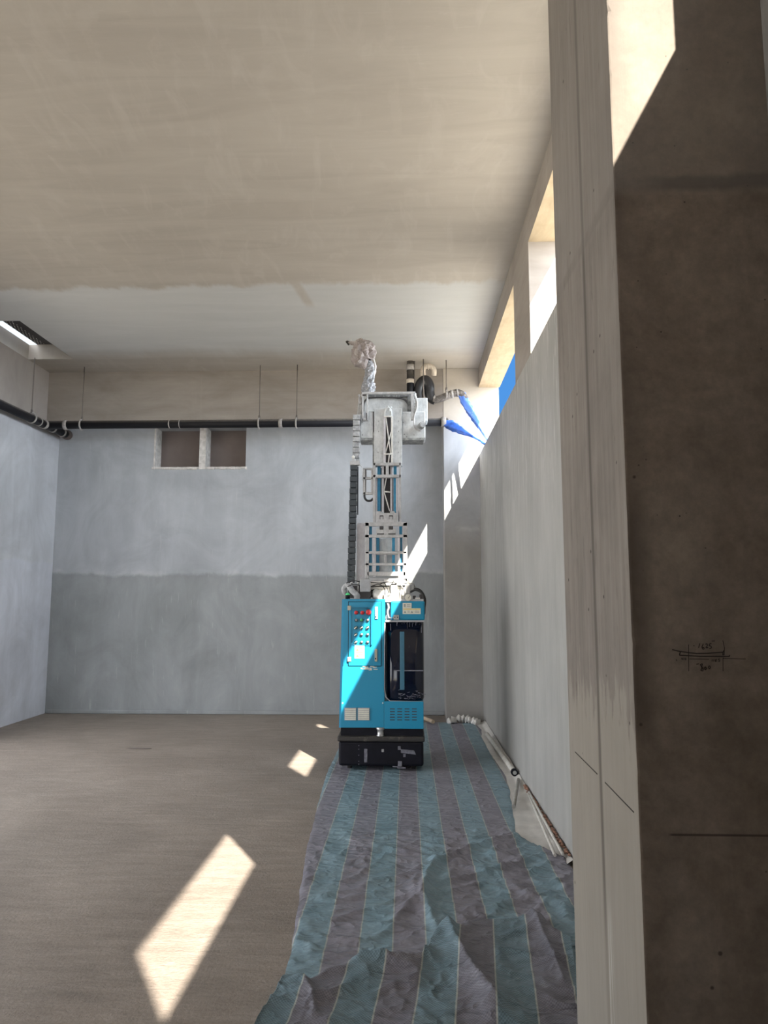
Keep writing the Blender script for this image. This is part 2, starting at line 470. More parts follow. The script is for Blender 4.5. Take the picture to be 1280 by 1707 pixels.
M = dict(
    floor=mat_floor(), ceiling=mat_ceiling(), beam=mat_beam(), soffit=mat_soffit(), wall_right=mat_wall_right(),
    wall_back=mat_plaster('grey_wall_plaster', (.30, .316, .326), (.415, .437, .468), 1.80),
    wall_left=mat_plaster('pale_wall_plaster', (.56, .575, .63), (.53, .545, .58), 1.95, 1.2, 3.66, (.36, .325, .30)),
    column=mat_plaster('column_plaster', (.30, .285, .27), (.42, .43, .45), 2.35, .5, 3.70, (.50, .455, .40), .35),
    hidden=simple('plain_concrete', (.34, .31, .28), .9, scale=2),
    ground=simple('yard_ground', (.46, .42, .35), .95, scale=.7),
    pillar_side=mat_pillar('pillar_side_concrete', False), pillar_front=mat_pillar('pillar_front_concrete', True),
    tarp=mat_tarp(), tarp2=mat_tarp(1.0, .04),
    jamb=simple('white_filler', (.62, .60, .58), .8, scale=18, var=.25, bump=.4),
    niche=simple('brown_backing_board', (.17, .14, .13), .8, scale=3, var=.12),
    pvc=dusty('black_drain_pipe', (.022, .022, .025), (.3, .3, .3), .02, .35),
    pvc_clean=mat_pipe(),
    pvc_dusty=dusty('overspray_pipe', (.10, .09, .085), (.42, .38, .35), .35, .6, 20),
    ring=simple('dusty_pipe_ring', (.36, .34, .33), .6, scale=40, var=.25),
    rod=simple('threaded_steel_rod', (.18, .16, .15), .5, .4),
    whitepipe=simple('splashed_white_pipe', (.62, .55, .47), .6, scale=25, var=.2),
    bluebag=simple('blue_plastic_film', (.05, .16, .66), .3, scale=14, var=.35, bump=.5),
    bluebag_pale=dusty('sunned_blue_plastic_film', (.10, .22, .70), (.45, .55, .85), .25, .35, 9),
    film=simple('milky_plastic_film', (.58, .56, .53), .35, scale=7, var=.15, bump=.5),
    tubew=simple('white_conduit', (.55, .53, .49), .5, scale=20, var=.15),
    tubeg=simple('grey_stick', (.3, .29, .27), .7, scale=20, var=.2),
    wood=simple('pine_stick', (.42, .33, .24), .7, scale=20, var=.2),
    rubble=simple('brick_crumbs', (.24, .13, .09), .9, scale=60, var=.5),
    pencil=simple('pencil_line', (.028, .020, .016), .8),
    # robot
    blue=dusty('cyan_cabinet_paint', (.008, .25, .43), (.3, .5, .55), -.18, .38, 16),
    blue_dark=simple('cyan_edge_paint', (.006, .17, .30), .4),
    rail=simple('cyan_rail_paint', (.03, .24, .42), .45, scale=30, var=.15),
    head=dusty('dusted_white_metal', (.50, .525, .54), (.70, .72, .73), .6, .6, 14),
    head_shadow=dusty('dusted_shaded_metal', (.24, .25, .255), (.5, .51, .51), .45, .6, 20),  # darker copy of the head metal, shade put into the colour
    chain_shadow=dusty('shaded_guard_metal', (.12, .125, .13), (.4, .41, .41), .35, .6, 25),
    frame=dusty('dusted_frame_metal', (.40, .40, .41), (.55, .55, .56), .5, .55, 18),
    lilac=dusty('pale_extrusion', (.52, .50, .53), (.62, .61, .63), .5, .5, 22),
    inner=simple('dark_mast_interior', (.05, .047, .05), .6),
    chain=dusty('dark_cable_chain', (.045, .055, .065), (.3, .32, .33), .08, .5, 30),
    chain_dust=dusty('plastered_cable_chain', (.30, .31, .33), (.55, .56, .57), .5, .7, 30),
    black=simple('black_paint', (.006, .006, .011), .5, scale=12, var=.3, spec=.2),
    lip=dusty('dusty_black_lip', (.03, .027, .025), (.20, .18, .15), .2, .6, 12),
    navy=dusty('smoked_acrylic', (.002, .005, .018), (.04, .055, .10), -.10, .10, 9),
    strip=simple('pale_blue_strip', (.05, .16, .24), .3),
    smear=simple('plaster_smear', (.15, .15, .18), .7, scale=40, var=.4),
    grey=simple('grey_enclosure', (.38, .39, .41), .5),
    white=simple('white_fitting', (.74, .73, .70), .5, scale=25, var=.12),
    steel=simple('steel', (.42, .42, .42), .35, .7),
    brass=simple('dusty_hinge', (.42, .40, .32), .5, .3),
    red=simple('red_button', (.55, .03, .035), .4),
    green=simple('green_lens', (.08, .62, .22), .35),
    dknob=simple('dark_knob', (.015, .05, .06), .4),
    wrap=dusty('crumpled_wrap_cloth', (.30, .26, .25), (.64, .59, .58), .28, .75, 20),  # dark patches put the shade of the folds into the cloth colour
    foil=dusty('crumpled_silver_wrap', (.24, .25, .27), (.66, .65, .68), .3, .45, 24),
    sticker=simple('white_sticker', (.72, .71, .62), .5),
    yellow=simple('yellow_print', (.78, .58, .10), .5),
    print=simple('grey_print', (.30, .32, .30), .5),
    cable=simple('black_cable', (.02, .02, .022), .45),
)

# ------------------------------------------------------------------ measured room (metres, origin under the lens)
XW, XO = 0.936, 1.209            # right wall: inner and outer face
XL = -4.716
YB, YC = 9.52, 9.145             # back wall, front of the back column and beam
ZC, ZS, ZL = 4.452, 4.197, 3.313 # ceiling, opening head, sill
XP, P1, P0 = 0.535, 2.48, 1.766  # near pillar
ZBEAM = 3.79
YR = -1.6                        # unseen wall behind the lens
YRR = -5.0                       # end of the unseen space added behind for its rear opening

bm = BM(); box(bm, XL - .3, XO, YRR - .3, YB + .5, -.25, 0)
struct('floor', bm, M['floor'])
bm = BM(); box(bm, -60, 60, -60, 80, -.5, -.26)
struct('ground', bm, M['ground'])

# ceiling slab with the roof opening in the far left corner
HX0, HX1, HY0, HY1 = XL, -4.15, 7.36, 8.61
bm = BM()
def slab(x0, x1, y0, y1): box(bm, x0, x1, y0, y1, ZC, ZC + .19)
slab(XL - .3, XO, YRR - .3, HY0); slab(XL - .3, XO, HY1, YB + .5)
slab(HX1, XO, HY0, HY1); slab(XL - .3, HX0, HY0, HY1)
struct('ceiling', bm, M['ceiling'])

# left wall: solid where it is in view, wide unseen opening added further forward for fill light
bm = BM()
OY0, OY1, OZ = 1.2, 7.3, 3.5
box(bm, XL - .3, XL, OY1, YB + .5, 0, ZC)
box(bm, XL - .3, XL, YRR - .3, OY0, 0, ZC)
box(bm, XL - .3, XL, OY0, OY1, OZ, ZC)
struct('wall_left', bm, M['wall_left'])

# unseen wall behind the lens; stub and rear opening added to shape light
bm = BM(); box(bm, -.9, XO, YR - .3, YR, 0, ZC)
box(bm, -1.1, -.9, YRR, -.3, 0, ZC)
box(bm, XL, -1.1, YRR - .3, YRR, 3.2, ZC)
box(bm, XL, -4.4, YRR - .3, YRR, 0, 3.2)
struct('wall_rear_unseen', bm, M['hidden'])

# back wall with two recesses
NZ0, NZ1 = 3.23, 3.79
n1 = (W(257, 748, YB).x, W(332, 748, YB).x)
n2 = (W(341, 748, YB).x, W(410, 748, YB).x)
bm = BM()
YBB = YB + .5
box(bm, XL, XW + .3, YB, YBB, 0, NZ0)
box(bm, XL, XW + .3, YB, YBB, NZ1, ZC)
box(bm, XL, n1[0], YB, YBB, NZ0, NZ1)
box(bm, n1[1], n2[0], YB, YBB, NZ0, NZ1)
box(bm, n2[1], XW + .3, YB, YBB, NZ0, NZ1)
struct('wall_back', bm, M['wall_back'])
for k, (a, b) in enumerate((n1, n2)):
    bm = BM(); box(bm, a, b, YB + .235, YB + .25, NZ0, NZ1)
    w = struct('window_%d' % (k + 1), bm, M['niche'],
               ('left' if k == 0 else 'right') + ' one of two boarded recesses in the back wall under the black pipe', 'blocked window')
    bm = BM()
    box(bm, a, a + .018, YB - .006, YB + .235, NZ0, NZ1)
    obj('side_reveal', bm, M['jamb'], w)
    bm = BM()
    random.seed(k + 3)
    xx = a - .02
    while xx < b:
        d = random.uniform(.03, .08)
        box(bm, xx, min(xx + d, b + .02), YB - .012 - random.random() * .008, YB + .235, NZ0 - .012 - random.random() * .016, NZ0 + .012, .003, 1)
        xx += d
    obj('rough_sill', bm, M['jamb'], w)
# white plastered post between the recesses, front skim
bm = BM(); box(bm, n1[1] + .005, n2[0] - .0, YB - .008, YB, NZ0 - .02, NZ1, .003, 1)
struct('trim_1', bm, M['jamb'])

# beam across the back and the corner column
bm = BM(); box(bm, XL, .477, YC + .004, YB, ZBEAM, ZC)
struct('trim_2', bm, M['beam'])
bm = BM(); box(bm, .478, 1.195, YC, YB + .3, 0, ZC, .006, 2)
struct('wall_back_column', bm, M['column'])
# plaster foot along the back wall
bm = BM(); box(bm, XL + .02, .478, YB - .03, YB, 0, .05, .012, 2)
struct('baseboard_back', bm, M['wall_back'])

# right wall: parapet, head beam, posts
JF, PN0, PN1, J2, JN = 1.36, 5.28, 6.05, 2.6, -.97
bm = BM(); box(bm, XW, XO, J2 - .2, YC + .001, 0, ZL); box(bm, XW, XO, YR - .3, J2 - .2, 0, ZL + .035); struct('wall_right', bm, M['wall_right'])
bm = BM(); box(bm, XW, XO, J2, YC, ZS, ZC); box(bm, XW, XO, YR - .3, J2, ZS + .16, ZC)
headbeam = struct('trim_3', bm, M['beam'])
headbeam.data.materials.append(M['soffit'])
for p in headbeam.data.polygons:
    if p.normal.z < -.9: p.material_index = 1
for i, (a, b) in enumerate(((PN0, PN1), (JF, J2), (YR - .3, JN))):
    bm = BM(); box(bm, XW, XO, a, b, ZL + (0 if i == 0 else .03), ZS + (0 if i == 0 else .16))
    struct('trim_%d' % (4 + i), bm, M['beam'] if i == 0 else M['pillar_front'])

# near pillar: chipped leading edge
bm = BM()
random.seed(11)
zs = [0 + ZC * i / 240 for i in range(241)]
rows = []
for z in zs:
    j = noise.noise(Vector((0, 0, z * 9))) * .0035 + noise.noise(Vector((3, 0, z * 60))) * .0022
    if z > 2.95 and noise.noise(Vector((9, 1, z * 35))) > .1: j += .007
    if .9 < z < 1.6: j += noise.noise(Vector((5, 2, z * 14))) * .004
    rows.append([bm.verts.new(q) for q in ((XP, P1, z), (XP, P0 + .006 + max(0, j), z), (XP + .001 + max(0, j) * .5, P0 + .001 + max(0, j) * .3, z), (XP + .005 + max(0, j) + j * .4, P0, z), (1.0, P0, z), (1.0, P1, z))])
fronts = []
for a, b in zip(rows[:-1], rows[1:]):
    for k in range(6):
        if k == 4: continue
        k2 = (k + 1) % 6
        f = bm.faces.new((a[k], a[k2], b[k2], b[k]))
        if k in (2, 3): f.material_index = 1
bm.faces.new(rows[0]); bm.faces.new(rows[-1])
for f in bm.faces:
    pass
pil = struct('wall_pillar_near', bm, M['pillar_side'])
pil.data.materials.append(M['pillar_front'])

# handwritten dimension sketch on the pillar's front face
def mark(bm, pts, r=.0011):
    q = [W(x, y, P0 - .0006) for x, y in pts]
    for a, b in zip(q[:-1], q[1:]):
        d = (b - a)
        if d.length < 1e-5: continue
        s = Vector((-d.z, 0, d.x)).normalized() * r
        y = Vector((0, -.0004, 0))
        v = [bm.verts.new(c) for c in (a - s, b - s, b + s, a + s)]
        v2 = [bm.verts.new(c + y) for c in (a - s, b - s, b + s, a + s)]
        bm.faces.new(v2)
        for i in range(4): bm.faces.new((v[i], v[(i + 1) % 4], v2[(i + 1) % 4], v2[i]))
def cp(x, y): return (1080 + x / 6.4, 1030 + y / 6.4)
def strokes(bm, ls, r=.0011):
    for l in ls: mark(bm, [cp(*p) for p in l], r)
bm = BM()
strokes(bm, [[(258, 338), (330, 356), (440, 372), (520, 380), (640, 378), (800, 366), (812, 345)],
             [(335, 398), (440, 404), (560, 410), (700, 410), (868, 412)],
             [(345, 358), (335, 400)], [(800, 366), (800, 400)], [(868, 395), (868, 414)]], .0013)
strokes(bm, [[(432, 285), (434, 570)], [(798, 240), (815, 320), (812, 400)], [(800, 420), (800, 570)],
             [(440, 438), (650, 442)], [(800, 432), (1040, 438)]], .0007)
# 1625
strokes(bm, [[(485, 296), (495, 300)], [(552, 272), (540, 320)], [(590, 276), (574, 310), (580, 332), (596, 334), (598, 318), (580, 314)],
             [(612, 284), (626, 274), (636, 288), (618, 320), (642, 318)],
             [(676, 274), (656, 276), (652, 298), (672, 300), (676, 322), (654, 328)], [(680, 248), (712, 246)]], .0010)
# 800
strokes(bm, [[(515, 494), (545, 490)], [(578, 488), (556, 500), (578, 526), (562, 560), (582, 568), (590, 548), (566, 520), (580, 500), (578, 488)],
             [(612, 520), (600, 540), (612, 556), (624, 540), (612, 520)],
             [(654, 510), (642, 528), (654, 544), (668, 528), (654, 510)]], .0010)
# 40 and 1185
strokes(bm, [[(362, 425), (356, 440), (378, 440)], [(374, 424), (374, 450)], [(396, 426), (388, 438), (398, 450), (408, 438), (396, 426)],
             [(300, 440), (308, 462)],
             [(686, 440), (682, 466)], [(704, 438), (702, 464)], [(728, 440), (718, 450), (730, 462), (722, 468), (716, 458), (730, 446), (728, 440)],
             [(768, 438), (752, 438), (752, 450), (766, 452), (764, 464), (750, 466)]], .0007)
tag(obj('pencil_sketch', bm, M['pencil']), 'pencilled dimension sketch reading 1625 and 800 on dark pillar face', 'handwriting')
bm = BM()
q = [Vector((XP - .0006, 2.33, .0)), Vector((XP - .0006, 1.80, 0))]
def side_mark(bm, y0, z0, y1, z1, r=.0015):
    a, b = Vector((XP, y0, z0)), Vector((XP, y1, z1))
    d = b - a; s = Vector((0, -d.z, d.y)).normalized() * r; o = Vector((-.001, 0, 0))
    v = [bm.verts.new(c) for c in (a - s, b - s, b + s, a + s)]
    v2 = [bm.verts.new(c + o) for c in (a - s, b - s, b + s, a + s)]
    bm.faces.new(v2)
    for i in range(4): bm.faces.new((v[i], v[(i + 1) % 4], v2[(i + 1) % 4], v2[i]))
side_mark(bm, 2.40, 1.01, 2.13, 1.005); side_mark(bm, 2.05, 1.002, 1.80, .995)
tag(obj('pencil_line', bm, M['pencil']), 'thin pencil level line drawn across the narrow side of the pillar', 'handwriting')

# roof opening: dark perforated board lying over it, and an unseen upstand added to block the sun
bm = BM(); box(bm, XL + .10, HX1 + .15, HY0 - .1, HY1 + .1, ZC + .192, ZC + .215)
board = obj('perforated_board', bm, M['inner'])
tag(board, 'dark perforated board laid over the roof opening in the far corner', 'board')
bm = BM()
for i in range(26):
    for j in range(3):
        y = HY0 + .1 + i * .045
        ball(bm, Vector((XL + .115 + j * .035 + (i % 2) * .015, y, ZC + .191)), .006, 6)
obj('board_hole', bm, M['jamb'], board)['kind'] = 'stuff'
bm = BM(); box(bm, XL + .10, XL + .16, HY0 - .4, HY1 + .1, ZC + .216, ZC + .52); box(bm, XL - .3, XL + .16, HY0 - .46, HY0 - .4, ZC + .19, ZC + .52)
struct('trim_7', bm, M['beam'])  # unseen upstand added to block the sun

# ------------------------------------------------------------------ drain pipes under the ceiling
PY = 8.93
R = .052
zp = W(300, 707, PY).z
def ringpart(parent, p, d, r=R + .008, w=.03, mat='ring', name='coupling'):
    bm = BM(); d = Vector(d).normalized()
    cyl(bm, Vector(p) - d * w / 2, Vector(p) + d * w / 2, r, 20)
    return obj(name, bm, M[mat], parent)
pr = thing('drain_pipe', (-2.0, PY, zp), 'long black drain pipe running along the back beam and round the left corner', 'pipe')
bm = BM(); cyl(bm, (-4.60, PY, zp), (.50, PY, zp), R, 24)
obj('pipe_run', bm, M['pvc_clean'], pr)
for px, w in ((110, .045), (135, .018), (283, .012), (300, .008), (468, .045)):
    ringpart(pr, (W(px, 707, PY).x, PY, zp), (1, 0, 0), R + (.010 if w > .03 else .004), w)
xe = W(742, 707, PY).x
ringpart(pr, (xe - .02, PY, zp), (1, 0, 0), R + .012, .06)
bm = BM(); tube(bm, [(xe - .005, PY, zp), (xe + .05, PY, zp)], [R + .004, R - .002], 20); obj('open_end', bm, M['pvc_dusty'], pr)

pl = pr
bm = BM(); cyl(bm, (-4.6, 7.2, zp - .02), (-4.6, 9.5, zp - .0), R, 24)
obj('left_pipe_run', bm, M['pvc_clean'], pl)
for y, w in ((8.72, .016), (8.86, .045), (9.08, .03), (9.34, .03)):
    ringpart(pl, (-4.6, y, zp - .005), (0, 1, 0), R + .008, w)
bm = BM(); cyl(bm, (-4.6, 9.44, zp), (-4.6, 9.515, zp), R + .014, 24); obj('wall_collar', bm, M['niche'], pl)

def hanger(px, label, x=None, y=PY, z=None, ztop=ZC, r=R, axis='x'):
    x = W(px, 650, y).x if x is None else x
    z = zp if z is None else z
    t = thing('pipe_hanger', (x, y, z + r), label, 'pipe hanger', 'threaded rod hangers holding the drain pipes')
    bm = BM(); cyl(bm, (x, y, z + r + .02), (x, y, ztop), .0055, 8); obj('threaded_rod', bm, M['rod'], t)
    bm = BM()
    pts = []
    for k in range(25):
        a = 2 * math.pi * k / 24
        pts.append((x, y + math.cos(a) * (r + .012), z + math.sin(a) * (r + .012)) if axis == 'x' else (x + math.cos(a) * (r + .012), y, z + math.sin(a) * (r + .012)))
    tube(bm, pts, .010, 8, cap=False); obj('clamp_ring', bm, M['ring'], t)
    bm = BM(); cyl(bm, (x, y, z + r + .005), (x, y, z + r + .05), .013, 8); obj('clamp_nut', bm, M['rod'], t)
hanger(139, 'leftmost rod hanger on the back pipe, near the corner')
hanger(433, 'rod hanger on the back pipe, left of the white coupling')
hanger(495, 'rod hanger on the back pipe, right of the white coupling')
hanger(0, 'rod hanger holding the left wall pipe beside the roof opening', x=-4.6, y=8.55, axis='y')
hanger(744, 'rod hanger carrying the upper pipe beside the corner column', y=8.80, z=W(744, 658, 8.80).z, r=.040)

# trap assembly on the right
tr = thing('drain_trap', tuple(W(700, 650, 8.85)), 'dark drain trap with elbow hanging from the ceiling behind the robot head', 'pipe')
bm = BM(); a = W(684, 690, 8.85); b = W(684, 612, 8.85); cyl(bm, a, (b.x, b.y, ZC), .046, 20); obj('riser_pipe', bm, M['pvc_clean'], tr)
c = W(684, 636, 8.85); ringpart(tr, c, (0, 0, 1), .052, .05, 'whitepipe')
c = W(684, 613, 8.85); ringpart(tr, c, (0, 0, 1), .055, .07, 'ring')
bm = BM()
pth = smooth_path([W(698, 668, 8.85), W(697, 652, 8.85), W(701, 640, 8.85), W(709, 634, 8.85), W(715, 643, 8.85), W(716, 655, 8.85), W(719, 664, 8.85), W(726, 668, 8.85)], 7)
tube(bm, pth, [.055 + .012 * math.sin(math.pi * i / (len(pth) - 1)) for i in range(len(pth))], 18)
obj('trap_bend', bm, M['pvc'], tr)
c = W(716, 652, 8.85); ringpart(tr, c, (0, 0, 1), .060, .045, 'whitepipe')
bm = BM(); pth = smooth_path([W(706, 632, 8.85), W(705, 617, 8.85), W(709, 611, 8.85), W(718, 611, 8.85), W(723, 616, 8.85), W(723, 626, 8.88)], 6)
tube(bm, pth, .034, 16); obj('white_branch_pipe', bm, M['whitepipe'], tr)
for p in ((709, 611), (714, 611), (720, 613)):
    c = W(p[0], p[1], 8.85); ringpart(tr, c, (1, 0, 0), .040, .012, 'whitepipe')
bm = BM(); a = W(691, 655, 8.83); b = W(691, 612, 8.83); cyl(bm, a, (b.x, b.y, ZC), .006, 8); obj('thin_rod', bm, M['rod'], tr)
bm = BM(); a = W(706, 668, 8.76); cyl(bm, a, (a.x, a.y, ZC), .006, 8); obj('threaded_rod', bm, M['rod'], tr)
bm = BM(); pth = smooth_path([W(722, 667, 8.84), W(732, 665, 8.82), W(745, 660, 8.80), W(755, 656, 8.80), W(764, 655, 8.80), W(771, 659, 8.80), W(775, 666, 8.80)], 6)
tube(bm, pth, .046, 18); obj('outlet_pipe', bm, M['pvc_dusty'], tr)
for p, w in (((724, 666), .03), ((753, 657), .03), ((762, 655), .02)):
    c = W(p[0], p[1], 8.80 if p[0] > 730 else 8.84); ringpart(tr, c, (1, 0, .15), .052, w, 'ring')

def bag(label, ctrl, rad, mat, name='plastic_bag'):
    pts = smooth_path(ctrl, 8)
    n = len(pts)
    rr = []
    for i in range(n):
        t = i / (n - 1) * (len(rad) - 1); k = min(int(t), len(rad) - 2)
        rr.append(rad[k] + (rad[k + 1] - rad[k]) * (t - k))
    def dsp(q, p, r, a):
        f = 1 + .22 * math.sin(a * 5 + p.x * 20) * .5 + .25 * noise.noise(q * 30)
        v = (q - p) * f
        v.y *= .6
        return p + v
    bm = BM(); tube(bm, pts, rr, 22, True, dsp)
    o = obj(name, bm, mat, None, pts[0])
    tag(o, label, 'plastic bag', 'blue bags tied over the pipe ends')
    return o
bag('blue plastic bag tied over the upper pipe elbow, strung down to the sill',
    [W(770, 656, 8.79), W(774, 668, 8.78), W(782, 682, 8.76), W(792, 698, 8.72), W(803, 716, 8.66), W(813, 732, 8.6), Vector((1.06, 8.55, ZL + .012))],
    [.045, .052, .050, .045, .025, .022, .02], M['bluebag_pale'])
bag('deep blue plastic bag tied over the lower pipe end, strung to the sill',
    [W(742, 704, 8.91), W(748, 707, 8.90), W(758, 712, 8.86), W(770, 719, 8.8), W(784, 726, 8.74), W(799, 734, 8.6), W(809, 740, 8.5), Vector((1.04, 8.45, ZL + .012))],
    [.045, .058, .055, .040, .016, .012, .016, .015], M['bluebag'])

# ------------------------------------------------------------------ floor coverings
def interp(tab, v):
    if v <= tab[0][0]: return tab[0][1]
    for (a, x), (b, y) in zip(tab[:-1], tab[1:]):
        if v <= b: return x + (y - x) * (v - a) / (b - a)
    return tab[-1][1]
def seg_dist(px, py, pts):
    best = 9; bt = 0; n = len(pts) - 1
    for i in range(n):
        ax, ay = pts[i]; bx, by = pts[i + 1]
        dx, dy = bx - ax, by - ay
        t = max(0, min(1, ((px - ax) * dx + (py - ay) * dy) / (dx * dx + dy * dy + 1e-12)))
        d = math.hypot(px - ax - t * dx, py - ay - t * dy)
        if d < best: best = d; bt = (i + t) / n
    return best, bt
def fpts(*ps): return [(F(x, y).x, F(x, y).y) for x, y in ps]
RIDGES = [  # floor polyline, half width, height
    (fpts((600, 1408), (650, 1418), (700, 1430), (722, 1436)), .035, .022),
    (fpts((590, 1425), (640, 1432), (690, 1440)), .03, .014),
    (fpts((728, 1438), (712, 1462), (704, 1500), (722, 1545), (742, 1580)), .038, .045),
    (fpts((700, 1452), (688, 1480), (690, 1520)), .03, .02),
    (fpts((735, 1440), (790, 1418), (840, 1405), (876, 1392)), .035, .034),
    (fpts((760, 1470), (800, 1462), (850, 1450), (880, 1425)), .03, .020),
    (fpts((650, 1545), (680, 1520), (705, 1500)), .03, .028),
    (fpts((540, 1438), (580, 1450), (620, 1462)), .025, .012),
    (fpts((500, 1520), (540, 1532), (580, 1530)), .02, .012),
    (fpts((490, 1575), (540, 1592), (585, 1600)), .02, .012),
    (fpts((585, 1545), (640, 1548), (690, 1560)), .025, .016),
    (fpts((760, 1520), (820, 1522), (880, 1500)), .03, .022),
    (fpts((840, 1470), (880, 1500), (930, 1510)), .025, .02),
    (fpts((900, 1520), (925, 1545), (945, 1575)), .03, .03),
]
def rough(x, y, s=1.0):
    p = Vector((x * 1.0, y * 1.0, 0))
    a = noise.noise(Vector((x * 3.5 + 4, y * 7, 1.3)))
    b = 1 - abs(noise.noise(Vector((x * 4 + y * 2, y * 9 - x * 3, 5.1)))) * 2
    c = 1 - abs(noise.noise(Vector((x * 11 - y * 6, y * 13 + x * 4, 9.4)))) * 2
    w = noise.noise(Vector((x * 2.1 + 7, y * 2.1, 3.3)))
    q = Vector((x * 3.2 + .8 * w, y * 5.5 + 1.3 * w - x * 2.0, 2.2))
    e = 1 - abs(noise.noise(q)) * 2
    q2 = Vector((x * 6.5 - y * 3.0 + w, y * 7.5 + x * 5.0, 8.1))
    g = 1 - abs(noise.noise(q2)) * 2
    return s * (a * .006 + max(0, b - .55) * .012 + max(0, c - .5) * .007 + max(0, e - .35) ** 2 * .050 * max(0, w + .5) + max(0, g - .45) ** 2 * .035 * max(0, .6 - w))
R_EDGE = [(2.0, .50), (2.49, .50), (2.53, .915), (4.40, .915), (4.56, .82), (4.82, .69), (5.4, .745), (5.9, .80), (6.4, .825), (7.2, .80), (8.0, .80), (8.5, .84), (9.0, .80)]
L_EDGE = [(1.9, -.50), (2.9, -.49), (3.0, -.485), (3.41, -.51), (4.48, -.602), (5.48, -.653), (6.4, -.69), (9, -.675)]
def tarp_mesh():
    bm = BM(); uvl = bm.loops.layers.uv.new('UVMap')
    ys = []
    y = 2.3
    while y < 8.93: ys.append(y); y += .0125 if y < 5.2 else .03
    ys.append(8.93)
    nx = 130
    grid = []
    for y in ys:
        l, r = interp(L_EDGE, y), interp(R_EDGE, y)
        l += noise.noise(Vector((0, y * 6, 2))) * .008; r += noise.noise(Vector((4, y * 5, 2))) * .012
        row = []
        for i in range(nx + 1):
            u = -.72 + (1.66) * i / nx
            shift = .03 * math.sin(y * 1.1) * max(0, (5 - y) / 3) if y < 5 else 0
            x = min(max(u, l), r)
            amp = 1.0 if y < 4.9 else .28
            if x > .1 and y < 4.9: amp = 1.35
            z = .006 + max(0, rough(x, y, amp)) + max(0, noise.noise(Vector((x * 2, y * 1.5, 0)))) * .006
            if y < 5.3:
                for pts, hw, h in RIDGES:
                    if abs(pts[0][1] - y) > 2.6: continue
                    d, t = seg_dist(x, y, pts)
                    if d < hw * 3.5:
                        k = math.exp(-(d / hw) * 1.25) * (.35 + .65 * math.sin(math.pi * min(max(t, .08), .92)))
                        z += h * k
            ed = min(x - l, r - x)
            if ed < .02: z = .004 + (z - .004) * max(0, ed) / .02
            row.append((bm.verts.new((x, y, z)), u + shift, y, x))
        grid.append(row)
    for a, b in zip(grid[:-1], grid[1:]):
        for i in range(nx):
            q = (a[i], a[i + 1], b[i + 1], b[i])
            if abs(a[i][3] - a[i + 1][3]) < 1e-6 and abs(b[i][3] - b[i + 1][3]) < 1e-6: continue
            # keep the robot's footprint lying flat
            try: f = bm.faces.new([v[0] for v in q])
            except ValueError: continue
            f.smooth = True
            for lp, v in zip(f.loops, q): lp[uvl].uv = (v[1] + (v[3] - v[1]) * 1.0 + v[1] * 0 + (.0), v[2])
    loose = [v for v in bm.verts if not v.link_faces]
    bmesh.ops.delete(bm, geom=loose, context='VERTS')
    return bm
bm = BM()
fe = [(4.3, .93), (9.0, .93)]
ys = [4.30 + i * .04 for i in range(117)]
grid = []
for y in ys:
    grid.append([bm.verts.new((x, y, .002 + .014 * max(0, noise.noise(Vector((x * 9, y * 3, 4))) + .1) * min(1, (x - interp(R_EDGE, y) + .03) * 12) + (.03 * max(0, (x - .88) / .05)))) for x in [interp(R_EDGE, y) - .03 + (.96 - interp(R_EDGE, y)) * k / 14 for k in range(15)]])
for a, b in zip(grid[:-1], grid[1:]):
    for i in range(14):
        f = bm.faces.new((a[i], a[i + 1], b[i + 1], b[i])); f.smooth = True
tag(obj('plastic_film', bm, M['film'], fix=False), 'milky plastic film lying between the striped tarp and the right wall', 'plastic sheet')
tp = obj('striped_tarp', tarp_mesh(), M['tarp'], fix=False)
tag(tp, 'wrinkled teal and purple striped woven tarp spread along the right wall', 'tarp')

